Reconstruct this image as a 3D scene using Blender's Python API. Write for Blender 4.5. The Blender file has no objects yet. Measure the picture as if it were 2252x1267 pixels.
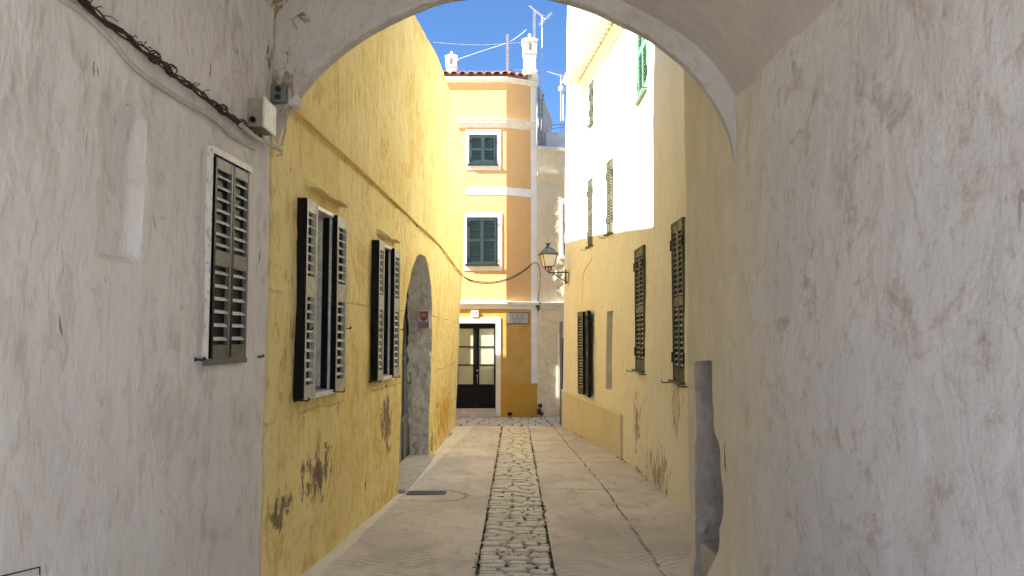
import bpy, bmesh, math, random
from mathutils import Vector, noise, Matrix
R = math.radians
random.seed(7)
S = bpy.context.scene
COL = S.collection

# ------------------------------------------------------------ camera, sky, sun, exposure
cam = bpy.data.cameras.new("camera"); cam.lens = 26.0; cam.sensor_width = 36.0
cam.clip_start = 0.05; cam.clip_end = 2000
co = bpy.data.objects.new("camera", cam); COL.objects.link(co)
co.location = (0, 0, 1.65); co.rotation_euler = (R(90 + 3.77), 0, 0)
S.camera = co

SUN = Vector((1.0, .38, -.84)).normalized()          # direction the light travels
ELEV = math.asin(-SUN.z)
world = bpy.data.worlds.new("World"); S.world = world; world.use_nodes = True
wn = world.node_tree
sky = wn.nodes.new("ShaderNodeTexSky"); sky.sky_type = 'NISHITA'; sky.sun_disc = False
sky.sun_elevation = ELEV
sky.sun_rotation = math.atan2(-SUN.x, -SUN.y)
sky.altitude = 0; sky.air_density = 1.0; sky.dust_density = 0.0; sky.ozone_density = 10.0
bg = wn.nodes["Background"]; bg.inputs[1].default_value = 0.057
wn.links.new(sky.outputs[0], bg.inputs[0])
sl = bpy.data.lights.new("sun", 'SUN'); sl.energy = 5.0; sl.angle = R(.5); sl.color = (1, .95, .86)
so = bpy.data.objects.new("sun", sl); COL.objects.link(so)
so.rotation_euler = SUN.to_track_quat('-Z', 'Y').to_euler()
so.location = (-20, -8, 20)
S.view_settings.view_transform = 'Standard'; S.view_settings.look = 'None'
S.view_settings.gamma = 1; S.view_settings.use_curve_mapping = False
S.view_settings.exposure = 2.06
S.render.engine = 'CYCLES'
S.cycles.use_adaptive_sampling = True; S.cycles.adaptive_threshold = 0.03
S.cycles.max_bounces = 6; S.cycles.diffuse_bounces = 5; S.cycles.glossy_bounces = 3
S.cycles.use_denoising = True
S.cycles.sample_clamp_indirect = 8

# ------------------------------------------------------------ node helpers
class NT:
    def __init__(s, name):
        s.m = bpy.data.materials.new(name); s.m.use_nodes = True; s.t = s.m.node_tree
        s.t.nodes.clear()
        s.out = s.t.nodes.new("ShaderNodeOutputMaterial")
        s.b = s.t.nodes.new("ShaderNodeBsdfPrincipled")
        s.t.links.new(s.b.outputs[0], s.out.inputs[0])
        s.pos = s.t.nodes.new("ShaderNodeNewGeometry").outputs['Position']
    def set(s, sock, v):
        if isinstance(v, bpy.types.NodeSocket): s.t.links.new(v, sock)
        elif isinstance(v, (tuple, list)) and len(v) == 3 and sock.type == 'RGBA': sock.default_value = (*v, 1)
        else: sock.default_value = v
    def math(s, op, a, b=0.0, c=0.0):
        n = s.t.nodes.new("ShaderNodeMath"); n.operation = op
        s.set(n.inputs[0], a); s.set(n.inputs[1], b); s.set(n.inputs[2], c); return n.outputs[0]
    def vmul(s, v, k, add=(0, 0, 0)):
        n = s.t.nodes.new("ShaderNodeVectorMath"); n.operation = 'MULTIPLY_ADD'
        s.set(n.inputs[0], v); n.inputs[1].default_value = k; n.inputs[2].default_value = add; return n.outputs[0]
    def length(s, v):
        n = s.t.nodes.new("ShaderNodeVectorMath"); n.operation = 'LENGTH'; s.set(n.inputs[0], v); return n.outputs['Value']
    def noise(s, scale=1, detail=4, rough=.5, k=(1, 1, 1), dist=0, off=(0, 0, 0)):
        n = s.t.nodes.new("ShaderNodeTexNoise")
        s.set(n.inputs['Vector'], s.vmul(s.pos, k, off)); n.inputs['Scale'].default_value = scale
        n.inputs['Detail'].default_value = detail; n.inputs['Roughness'].default_value = rough
        n.inputs['Distortion'].default_value = dist; return n.outputs[0]
    def voro(s, scale=1, k=(1, 1, 1), feat='F1'):
        n = s.t.nodes.new("ShaderNodeTexVoronoi"); n.feature = feat
        s.set(n.inputs['Vector'], s.vmul(s.pos, k)); n.inputs['Scale'].default_value = scale
        return n.outputs['Distance']
    def ramp(s, v, a, b, smooth=True):
        n = s.t.nodes.new("ShaderNodeMapRange"); n.clamp = True
        if smooth: n.interpolation_type = 'SMOOTHSTEP'
        s.set(n.inputs['Value'], v); s.set(n.inputs['From Min'], a); s.set(n.inputs['From Max'], b); return n.outputs[0]
    def mix(s, f, a, b, mode='MIX'):
        n = s.t.nodes.new("ShaderNodeMix"); n.data_type = 'RGBA'; n.blend_type = mode
        s.set(n.inputs[0], f); s.set(n.inputs[6], a); s.set(n.inputs[7], b); return n.outputs[2]
    def xyz(s):
        n = s.t.nodes.new("ShaderNodeSeparateXYZ"); s.set(n.inputs[0], s.pos); return n.outputs
    def bump(s, h, dist, strength=1, nrm=None):
        n = s.t.nodes.new("ShaderNodeBump"); n.inputs['Distance'].default_value = dist
        n.inputs['Strength'].default_value = strength; s.set(n.inputs['Height'], h)
        if nrm is not None: s.set(n.inputs['Normal'], nrm)
        return n.outputs[0]
    def done(s, col, rough=.9, nrm=None, metal=0, spec=.3):
        s.set(s.b.inputs['Base Color'], col); s.set(s.b.inputs['Roughness'], rough)
        s.b.inputs['Metallic'].default_value = metal
        s.b.inputs['Specular IOR Level'].default_value = spec
        if nrm is not None: s.set(s.b.inputs['Normal'], nrm)
        return s.m

def plaster(name, col, dark, stain, stain_amt=.5, flake=1.0, fine=1.0, patches=(), bands=(), kz=.35, chips=None, chip_amt=0.0, bounce_tint=None, sscale=1.8, fl=.30, joints=(), bs=.95):
    """limewashed render: col mottled with dark, stain blotches, vertical flecks; patches = (centre, radii, colour, strength)"""
    n = NT(name)
    big = n.noise(.9, 3, .6)
    mid = n.noise(4.5, 4, .65, (1, 1, .55), .4)
    fleck = n.noise(13, 4, .62, (1, 1, kz), .6)
    c = n.mix(n.ramp(big, .35, .68), col, dark)
    st = n.ramp(n.math('ADD', n.noise(sscale, 5, .72, (1, 1, .85), .6, (7, 3, 1)), n.math('MULTIPLY', fleck, .25)), .64, .80)
    c = n.mix(n.math('MULTIPLY', st, stain_amt), c, stain)
    c = n.mix(n.math('MULTIPLY', n.ramp(fleck, .54, .63), fl * min(1, flake + .3)), c, stain)
    c = n.mix(n.math('MULTIPLY', n.ramp(mid, .58, .44), .16), c, tuple(min(1, v * 1.12) for v in col))
    if chips is not None:
        cn = n.noise(17, 3, .55, (1, 1, .3), .8, (2, 9, 4))
        gate = n.ramp(n.noise(2.1, 3, .6, off=(5, 5, 8)), .5, .66)
        c = n.mix(n.math('MULTIPLY', n.math('MULTIPLY', n.ramp(cn, .65, .68), gate), chip_amt), c, chips)
    for (z0, z1, bc) in bands:                      # painted bands between heights
        z = n.xyz()[2]
        f = n.math('MULTIPLY', n.ramp(z, z0 - .004, z0 + .004), n.ramp(z, z1 + .004, z1 - .004))
        c = n.mix(f, c, n.mix(n.ramp(mid, .3, .7), bc, tuple(v * .85 for v in bc)))
    if bounce_tint is not None:                            # warm bounced light painted into the colour beyond a ragged edge in y
        y0_, y1_, cc = bounce_tint
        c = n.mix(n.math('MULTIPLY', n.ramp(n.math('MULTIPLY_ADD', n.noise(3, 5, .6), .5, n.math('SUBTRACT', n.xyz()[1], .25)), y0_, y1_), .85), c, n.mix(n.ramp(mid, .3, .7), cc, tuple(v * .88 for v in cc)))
    pm = None
    if patches: pn_ = n.noise(12, 4, .72, (1, 1, .42), .5)
    for (cen, rad, pc, thr) in patches:
        d = n.length(n.vmul(n.pos, tuple(1 / r for r in rad), tuple(-a / r for a, r in zip(cen, rad))))
        v = n.math('SUBTRACT', n.math('MULTIPLY_ADD', pn_, 3.4, thr - 1.7), d)
        f = n.ramp(v, 0, .16)
        c = n.mix(f, c, n.mix(n.ramp(fleck, .4, .6), pc, tuple(v_ * .7 for v_ in pc)))
        pm = f if pm is None else n.math('MAXIMUM', pm, f)
    lump = n.noise(6, 2, .55, (1, 1, .7), .5)
    ridge = n.noise(9, 3, .6, (1, 1, max(.42, kz)), .8, (3, 1, 0))
    step = n.math('ADD', n.ramp(n.noise(5.5, 4, .62, (1, 1, .5), .5, (1, 8, 3)),   .48, .56), n.ramp(n.noise(8, 4, .65, (1, 1, .4), .4, (6, 2, 3)), .54, .60))
    grain = n.noise(45, 3, .65)
    h = n.math('MULTIPLY_ADD', ridge, .5 * flake, n.math('MULTIPLY', lump, .9))
    h = n.math('MULTIPLY_ADD', step, .10 * flake, h)
    h = n.math('MULTIPLY_ADD', grain, .05 * fine, h)
    for jz in joints:
        jd = n.math('ABSOLUTE', n.math('SUBTRACT', n.math('MULTIPLY_ADD', n.noise(2.4, 4, .75, off=(jz, 0, 0)), .16, n.xyz()[2]), jz + .08))
        jf = n.math('MULTIPLY', n.ramp(jd, .014, .004), n.ramp(n.noise(1.6, 3, .6, off=(0, jz, 0)), .42, .56))
        c = n.mix(n.math('MULTIPLY', jf, .45), c, stain); h = n.math('MULTIPLY_ADD', jf, -.35, h)
    if pm is not None: h = n.math('MULTIPLY_ADD', pm, -.22, h)
    return n.done(c, .92, n.bump(h, .036, bs), spec=.15)

def flat(name, col, var=.12, rough=.6, scale=8, bump=.002, metal=0, spec=.4, dirt=None, dirt_amt=.4):
    n = NT(name)
    a = n.noise(scale, 5, .6); g = n.noise(scale * 7, 3, .6, (1, 1, .4))
    c = n.mix(n.ramp(a, .3, .7), tuple(v * (1 - var) for v in col), tuple(min(1, v * (1 + var)) for v in col))
    if dirt: c = n.mix(n.math('MULTIPLY', n.ramp(g, .52, .66), dirt_amt), c, dirt)
    return n.done(c, rough, n.bump(n.math('ADD', a, n.math('MULTIPLY', g, .4)), bump), metal, spec)

BR = (.30, .23, .15)
M = {}
M['passage'] = plaster('limewashed_plaster', (.745, .728, .718), (.67, .652, .645), (.47, .42, .39), .45, .5, 1, kz=.36, fl=.42,
    patches=[((-1.65, 4.35, .95), (.3, .05, .09), (.12, .11, .1), .1), ((-1.6, 4.78, 3.5), (.2, .12, .3), (.46, .38, .27), .3)],
    chips=(.13, .12, .11), chip_amt=.8)
M['passage_right'] = plaster('stained_limewash', (.74, .72, .705), (.675, .652, .638), (.47, .39, .33), .66, .35, 3.5, kz=1.0, sscale=4.2, fl=.30, bs=.7, bounce_tint=(3.5, 4.5, (.86, .78, .58)),  # warm tint past the arch is bounced light put into the colour
    patches=[((1.3, 4.55, .90), (.3, .07, .24), (.34, .26, .18), .2)], chips=(.30, .27, .25), chip_amt=.6)
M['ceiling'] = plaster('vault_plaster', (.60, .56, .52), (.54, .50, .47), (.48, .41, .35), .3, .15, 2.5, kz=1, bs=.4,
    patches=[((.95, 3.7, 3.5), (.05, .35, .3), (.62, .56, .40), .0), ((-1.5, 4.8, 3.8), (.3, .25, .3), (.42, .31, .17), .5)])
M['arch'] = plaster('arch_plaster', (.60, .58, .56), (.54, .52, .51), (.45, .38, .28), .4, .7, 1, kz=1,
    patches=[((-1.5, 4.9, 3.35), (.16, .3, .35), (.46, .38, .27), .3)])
YEL = (.88, .74, .36)
PB = (.36, .25, .16)
M['yellow'] = plaster('yellow_limewash', YEL, (.82, .66, .28), (.64, .43, .11), .65, .8, 1, kz=.4, fl=.38, joints=(1.95, 1.08),
    patches=[((-1.5, 5.94, .56), (.4, .42, .28), PB, .62), ((-1.5, 5.15, .45), (.4, .26, .18), (.30, .25, .14), .72),
             ((-1.4, 8.15, .72), (.4, .30, .38), (.36, .25, .17), .66), ((-1.4, 8.3, .42), (.4, .2, .10), PB, .6), ((-1.45, 7.4, .2), (.4, .12, .14), PB, .3),
             ((-1.2, 14.0, .2), (.5, 2.9, .75), (.78, .48, .08), .5), ((-1.2, 12.05, -.05), (.5, .3, .25), (.35, .24, .12), .5),
             ((-1.5, 5.4, 1.75), (.5, .8, 1.3), (.74, .54, .20), .2)],
    chips=(.34, .22, .10), chip_amt=.7)
M['yellow_reveal'] = plaster('doorway_plaster', (.84, .83, .80), (.72, .71, .68), (.35, .31, .26), .5, 1, 1, kz=1,
    patches=[], chips=(.2, .17, .14), chip_amt=.7)
CR = (.90, .86, .73)
M['cream'] = plaster('cream_limewash', CR, (.86, .81, .65), (.70, .60, .42), .15, .12, .6, kz=.5,
    patches=[((1.75, 10.55, .45), (.5, .55, .85), (.58, .46, .32), .30), ((1.78, 9.2, .0), (.5, 1.3, .55), (.64, .55, .38), .3),
             ((1.8, 8.2, .9), (.5, .6, .6), (.72, .64, .46), .3), ((1.75, 10.3, -.2), (.5, .9, .10), (.16, .13, .08), .25)])
M['tower'] = plaster('white_limewash', (.84, .80, .72), (.8, .76, .68), (.6, .56, .5), .25, .8, 1)
M['pier'] = plaster('pier_plaster', (.78, .67, .48), (.73, .62, .44), (.52, .42, .29), .35, .9, 1, kz=.3,
    patches=[((1.3, 4.55, .90), (.3, .07, .24), (.34, .26, .18), .2), ((1.27, 5.3, .1), (.3, .1, .35), (.33, .27, .2), -.3)])
M['dado'] = plaster('plinth_paint', (.74, .68, .50), (.70, .65, .48), (.55, .43, .22), .2, .2, .6)
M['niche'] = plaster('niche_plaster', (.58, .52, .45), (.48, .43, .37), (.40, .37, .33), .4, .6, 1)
M['orange'] = plaster('ochre_render', (.67, .425, .205), (.64, .405, .19), (.58, .38, .16), .25, .04, .7, bs=.3,
    bands=[(-2, 2.40, (.60, .37, .11))])
M['orange_dado'] = plaster('deep_ochre_render', (.58, .33, .06), (.55, .31, .05), (.5, .28, .05), .2, .04, .7, bs=.4)
M['rough'] = plaster('rough_cream_render', (.80, .70, .50), (.76, .66, .46), (.62, .52, .34), .3, .8, 1, kz=1)
M['white'] = flat('white_paint', (.80, .78, .74), .06, .7, 5, .004)
M['trim'] = flat('pale_stone_trim', (.70, .67, .60), .08, .8, 6, .004, dirt=(.5, .46, .4), dirt_amt=.5)
M['greywall'] = flat('grey_render', (.60, .60, .62), .06, .85, 5, .004)
M['black'] = flat('dark_void', (.012, .011, .012), .1, .8, 5, .001, spec=.1)
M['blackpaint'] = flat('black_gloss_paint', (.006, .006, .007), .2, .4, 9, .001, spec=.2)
M['darkgreen'] = flat('dark_green_paint', (.015, .03, .03), .2, .45, 9, .002)
M['teal'] = flat('teal_green_paint', (.018, .040, .048), .2, .5, 9, .002)
M['green'] = flat('green_paint', (.12, .26, .18), .15, .5, 9, .002)
M['weathered'] = flat('weathered_shutter_paint', (.13, .13, .11), .2, .45, 12, .003, dirt=(.25, .25, .22), dirt_amt=.5)
M['slat'] = flat('slat_paint', (.84, .86, .88), .2, .4, 14, .002, dirt=(.3, .31, .3), dirt_amt=.5)
M['slatdim'] = flat('faded_slat_paint', (.52, .50, .42), .2, .5, 14, .002, dirt=(.2, .2, .15), dirt_amt=.5)
M['olive'] = flat('olive_shutter_paint', (.085, .095, .07), .2, .5, 12, .002, dirt=(.09, .1, .06), dirt_amt=.5)
M['slatolive'] = flat('olive_slat_paint', (.50, .51, .46), .2, .5, 12, .002, dirt=(.2, .2, .15), dirt_amt=.5)
M['metal'] = flat('galvanised_metal', (.22, .235, .25), .15, .45, 3, .002, metal=.35, dirt=(.12, .12, .12), dirt_amt=.5)
M['iron'] = flat('dark_iron', (.03, .026, .022), .2, .6, 20, .002)
M['rust'] = flat('rusty_metal', (.16, .06, .035), .3, .8, 20, .002)
M['cable'] = flat('dusty_black_cable', (.035, .028, .024), .3, .7, 20, .002)
M['whitecable'] = flat('painted_cable', (.50, .46, .40), .12, .7, 20, .002)
M['yellowcable'] = flat('yellow_painted_conduit', (.66, .45, .12), .12, .8, 20, .003)
M['greybox'] = flat('grey_plastic', (.17, .17, .15), .1, .5, 10, .001)
M['beigebox'] = flat('old_beige_plastic', (.30, .27, .22), .15, .6, 10, .001, dirt=(.2, .17, .13))
M['boxlid'] = flat('scuffed_white_plastic', (.72, .70, .66), .1, .5, 10, .001, dirt=(.4, .37, .33), dirt_amt=.8)
M['tile'] = flat('terracotta', (.50, .17, .09), .3, .8, 9, .004, dirt=(.3, .16, .1))
M['pale'] = flat('mortar', (.70, .64, .56), .15, .9, 9, .006)
M['glass'] = flat('frosted_pane', (.42, .45, .34), .06, .18, 1.3, .0005, spec=.6)
M['lampglass'] = flat('milky_lamp_pane', (.62, .60, .58), .05, .25, 3, .0005)
M['stone'] = flat('stone_step', (.52, .50, .46), .12, .85, 7, .004)
M['leaf'] = flat('leaf_green', (.03, .07, .015), .4, .7, 20, .002)
M['moss'] = flat('moss_green', (.08, .11, .035), .5, .95, 30, .01)
M['aluminium'] = flat('aluminium', (.65, .67, .70), .05, .4, 9, .001, metal=.3)
M['post'] = flat('weathered_grey_post', (.20, .21, .24), .1, .8, 9, .001)
M['plaque'] = flat('worn_marble', (.42, .42, .42), .15, .8, 18, .003, dirt=(.3, .3, .29))
M['letter'] = flat('faded_letter_grey', (.17, .17, .17), .1, .8)
M['signwhite'] = flat('sign_cream', (.66, .58, .56), .05, .5)
M['signred'] = flat('faded_sign_red', (.30, .09, .12), .12, .5, 30)
M['signpurple'] = flat('faded_sign_purple', (.20, .13, .22), .1, .5, 30)
M['signtext'] = flat('faded_sign_lettering', (.55, .45, .52), .05, .5)
M['brown'] = flat('old_wood', (.13, .08, .05), .2, .7, 14, .002)

def concrete(name, base, dark):
    n = NT(name); x, y, z = n.xyz()
    big = n.noise(.8, 5, .6); mid = n.noise(5, 6, .65, (1, .6, 1), .5)
    c = n.mix(n.ramp(big, .35, .65), base, tuple(v * .9 for v in dark))
    c = n.mix(n.math('MULTIPLY', n.ramp(mid, .50, .66), .5), c, tuple(v * .66 for v in dark))
    c = n.mix(n.math('MULTIPLY', n.ramp(n.noise(2.2, 5, .6, (1, .4, 1), .3, (4, 2, 1)), .56, .72), .4), c, tuple(min(1, v * 1.2) for v in base))
    # combed ribs across the lane, worn away in patches
    wob = n.math('MULTIPLY', n.noise(1.5, 3, .5), .35)
    ax = n.math('MULTIPLY', n.math('ABSOLUTE', x), -.45)
    ribs = n.math('SINE', n.math('MULTIPLY', n.math('ADD', n.math('ADD', y, wob), ax), 84))
    gate = n.ramp(n.noise(1.3, 4, .6, off=(1, 6, 2)), .40, .54)
    rg = n.math('MULTIPLY', ribs, gate)
    c = n.mix(n.math('MULTIPLY', n.ramp(rg, .1, .9), .45), c, tuple(v * .55 for v in dark))
    # cracks: long joint near x=1.13, cross joints
    def crack(coord, at, amp, w, lim=None):
        d = n.math('ABSOLUTE', n.math('SUBTRACT', n.math('ADD', coord, n.math('MULTIPLY', n.noise(3.2, 5, .8, off=(at, 2, 3)), amp)), at + amp * .5))
        f = n.ramp(d, w, w * .35)
        return f
    jn = n.math('MULTIPLY', n.ramp(x, .45, .6), 1.0)
    cr = n.math('MAXIMUM', crack(n.math('ADD', x, n.math('MULTIPLY', n.ramp(y, 9, 17, False), .22)), 1.14, .08, .017),
                n.math('MULTIPLY', n.math('MAXIMUM', crack(y, 9.1, .3, .022), crack(y, 11.3, .2, .020)), jn))
    jl = n.ramp(x, -.3, -.45)
    cr = n.math('MAXIMUM', cr, n.math('MULTIPLY', n.math('MAXIMUM', crack(y, 15.1, .1, .03), 0.0), jl))
    cr = n.math('MULTIPLY', cr, n.ramp(n.noise(3.5, 4, .7, off=(9, 1, 2)), .36, .56))
    c = n.mix(n.math('MULTIPLY', cr, .7), c, (.13, .10, .07))
    dd_ = n.length(n.vmul(n.pos, (1 / .5, 1 / .42, 0), (.95 / .5, -8.75 / .42, 0)))
    c = n.mix(n.math('MULTIPLY', n.ramp(n.math('ABSOLUTE', n.math('SUBTRACT', n.math('MULTIPLY_ADD', n.noise(4, 4, .7), .6, dd_), 1.15)), .07, .02), .6), c, (.20, .16, .12))
    # pale worn fillet along the left wall
    wl = n.math('SUBTRACT', n.math('MULTIPLY_ADD', y, .05, -1.66), n.math('MULTIPLY', n.noise(3, 4, .6), .1))
    c = n.mix(n.math('MULTIPLY', n.ramp(n.math('SUBTRACT', x, wl), .02, -.02), .45), c, tuple(min(1, v * 1.35) for v in base))
    h = n.math('MULTIPLY_ADD', rg, .22, n.math('MULTIPLY', mid, .8))
    h = n.math('MULTIPLY_ADD', cr, -1.1, h)
    h = n.math('MULTIPLY_ADD', n.noise(70, 3, .6), .12, h)
    return n.done(c, .88, n.bump(h, .02, .8), spec=.25)
M['concrete'] = concrete('worn_concrete', (.76, .71, .655), (.68, .63, .58))
def stonemat(name, a, b, d):
    n = NT(name)
    v = n.noise(3.3, 2, .5, (1, 2.2, 1)); m = n.noise(22, 5, .65)
    c = n.mix(n.ramp(v, .35, .65), a, b); c = n.mix(n.math('MULTIPLY', n.ramp(m, .5, .68), .5), c, d)
    return n.done(c, .8, n.bump(m, .006), spec=.3)
M['cobble'] = stonemat('cobble_limestone', (.84, .80, .71), (.70, .66, .57), (.50, .46, .36))
M['setts'] = stonemat('sett_limestone', (.56, .54, .50), (.45, .43, .40), (.33, .30, .27))
M['earth'] = flat('joint_earth', (.19, .165, .11), .4, .95, 20, .01)
M['soil'] = flat('dry_ground', (.34, .30, .24), .2, .95, .5, .02)

# ------------------------------------------------------------ object helpers
def tag(o, label=None, cat=None, group=None, kind=None):
    if label: o['label'] = label
    if cat: o['category'] = cat
    if group: o['group'] = group
    if kind: o['kind'] = kind
    return o
def thing(name, label, cat, loc, group=None):
    o = bpy.data.objects.new(name, None); COL.objects.link(o); o.location = loc
    o.empty_display_size = .2
    return tag(o, label, cat, group)
def wloc(o):
    v = Vector(o.location)
    while o.parent: o = o.parent; v += o.location
    return v
class MB:
    def __init__(s): s.v = []; s.f = []; s.mi = []
    def quad(s, *ps, m=0):
        i = len(s.v); s.v += [Vector(p) for p in ps]; s.f.append(tuple(range(i, i + len(ps)))); s.mi.append(m)
    def box(s, c, h, X=(1, 0, 0), Y=(0, 1, 0), Z=(0, 0, 1), m=0, taper=1.0):
        c = Vector(c); X = Vector(X); Y = Vector(Y); Z = Vector(Z); i = len(s.v)
        for dz in (-1, 1):
            k = 1 if dz < 0 else taper
            for dx, dy in ((-1, -1), (1, -1), (1, 1), (-1, 1)):
                s.v.append(c + X * (dx * h[0] * k) + Y * (dy * h[1] * k) + Z * (dz * h[2]))
        for q in ((3, 2, 1, 0), (4, 5, 6, 7), (0, 1, 5, 4), (1, 2, 6, 5), (2, 3, 7, 6), (3, 0, 4, 7)):
            s.f.append(tuple(i + a for a in q)); s.mi.append(m)
    def bb(s, x0, x1, y0, y1, z0, z1, m=0):
        s.box(((x0 + x1) / 2, (y0 + y1) / 2, (z0 + z1) / 2), ((x1 - x0) / 2, (y1 - y0) / 2, (z1 - z0) / 2), m=m)
    def tube(s, pts, r, n=8, m=0):
        pts = [Vector(p) for p in pts]; i0 = len(s.v)
        rs = r if isinstance(r, (list, tuple)) else [r] * len(pts)
        up = Vector((0, 0, 1))
        for k, p in enumerate(pts):
            t = (pts[min(k + 1, len(pts) - 1)] - pts[max(k - 1, 0)]).normalized()
            a = t.cross(up)
            if a.length < .05: a = t.cross(Vector((1, 0, 0)))
            a.normalize(); b = t.cross(a)
            for j in range(n):
                an = 2 * math.pi * j / n; s.v.append(p + (a * math.cos(an) + b * math.sin(an)) * rs[k])
        for k in range(len(pts) - 1):
            for j in range(n):
                s.f.append((i0 + k * n + j, i0 + k * n + (j + 1) % n, i0 + (k + 1) * n + (j + 1) % n, i0 + (k + 1) * n + j)); s.mi.append(m)
        s.f.append(tuple(i0 + j for j in reversed(range(n)))); s.mi.append(m)
        e = i0 + (len(pts) - 1) * n
        s.f.append(tuple(e + j for j in range(n))); s.mi.append(m)
    def lathe(s, c, prof, n=12, m=0, rot=0, z=(0, 0, 1)):
        c = Vector(c); i0 = len(s.v)
        for r, h in prof:
            for j in range(n):
                an = rot + 2 * math.pi * j / n; s.v.append(c + Vector((r * math.cos(an), r * math.sin(an), h)))
        for k in range(len(prof) - 1):
            for j in range(n):
                s.f.append((i0 + k * n + j, i0 + k * n + (j + 1) % n, i0 + (k + 1) * n + (j + 1) % n, i0 + (k + 1) * n + j)); s.mi.append(m)
        s.f.append(tuple(i0 + j for j in reversed(range(n)))); s.mi.append(m)
        e = i0 + (len(prof) - 1) * n; s.f.append(tuple(e + j for j in range(n))); s.mi.append(m)
    def build(s, name, mats, parent=None, loc=None, smooth=None, bevel=0):
        base = wloc(parent) if parent else Vector(loc if loc else (0, 0, 0))
        me = bpy.data.meshes.new(name)
        me.from_pydata([tuple(v - base) for v in s.v], [], s.f)
        if not isinstance(mats, (list, tuple)): mats = [mats]
        for m in mats: me.materials.append(m)
        me.polygons.foreach_set('material_index', s.mi)
        if smooth is not None:
            me.polygons.foreach_set('use_smooth', [True] * len(me.polygons)); me.set_sharp_from_angle(angle=R(smooth))
        me.update()
        o = bpy.data.objects.new(name, me); COL.objects.link(o)
        if parent: o.parent = parent
        else: o.location = base
        if bevel:
            b = o.modifiers.new('bevel', 'BEVEL'); b.width = bevel; b.segments = 2; b.limit_method = 'ANGLE'; b.angle_limit = R(50)
        return o

def lerp(pts, y):
    if y <= pts[0][0]: return pts[0][1]
    for (a, b), (c, d) in zip(pts, pts[1:]):
        if y <= c: return b + (d - b) * (y - a) / (c - a)
    return pts[-1][1]
def sm(t): t = min(max(t, 0), 1); return t * t * (3 - 2 * t)
def gz(y): return -.022 * min(max(y, -30), 40)

def seg_near(p, a, b):
    ax, ay = a; bx, by = b; dx, dy = bx - ax, by - ay; L = dx * dx + dy * dy
    t = 0 if L == 0 else min(1, max(0, ((p[0] - ax) * dx + (p[1] - ay) * dy) / L))
    q = (ax + dx * t, ay + dy * t); return (q[0] - p[0]) ** 2 + (q[1] - p[1]) ** 2, q
def inside(p, poly):
    r = False; j = len(poly) - 1
    for i in range(len(poly)):
        (xi, yi), (xj, yj) = poly[i], poly[j]
        if (yi > p[1]) != (yj > p[1]) and p[0] < (xj - xi) * (p[1] - yi) / (yj - yi) + xi: r = not r
        j = i
    return r
def rect(u0, u1, v0, v1): return [(u0, v0), (u1, v0), (u1, v1), (u0, v1)]
def spans(a, b, d, extra=()):
    n = max(1, round((b - a) / d)); return [a + (b - a) * i / n for i in range(n + 1)]

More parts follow.
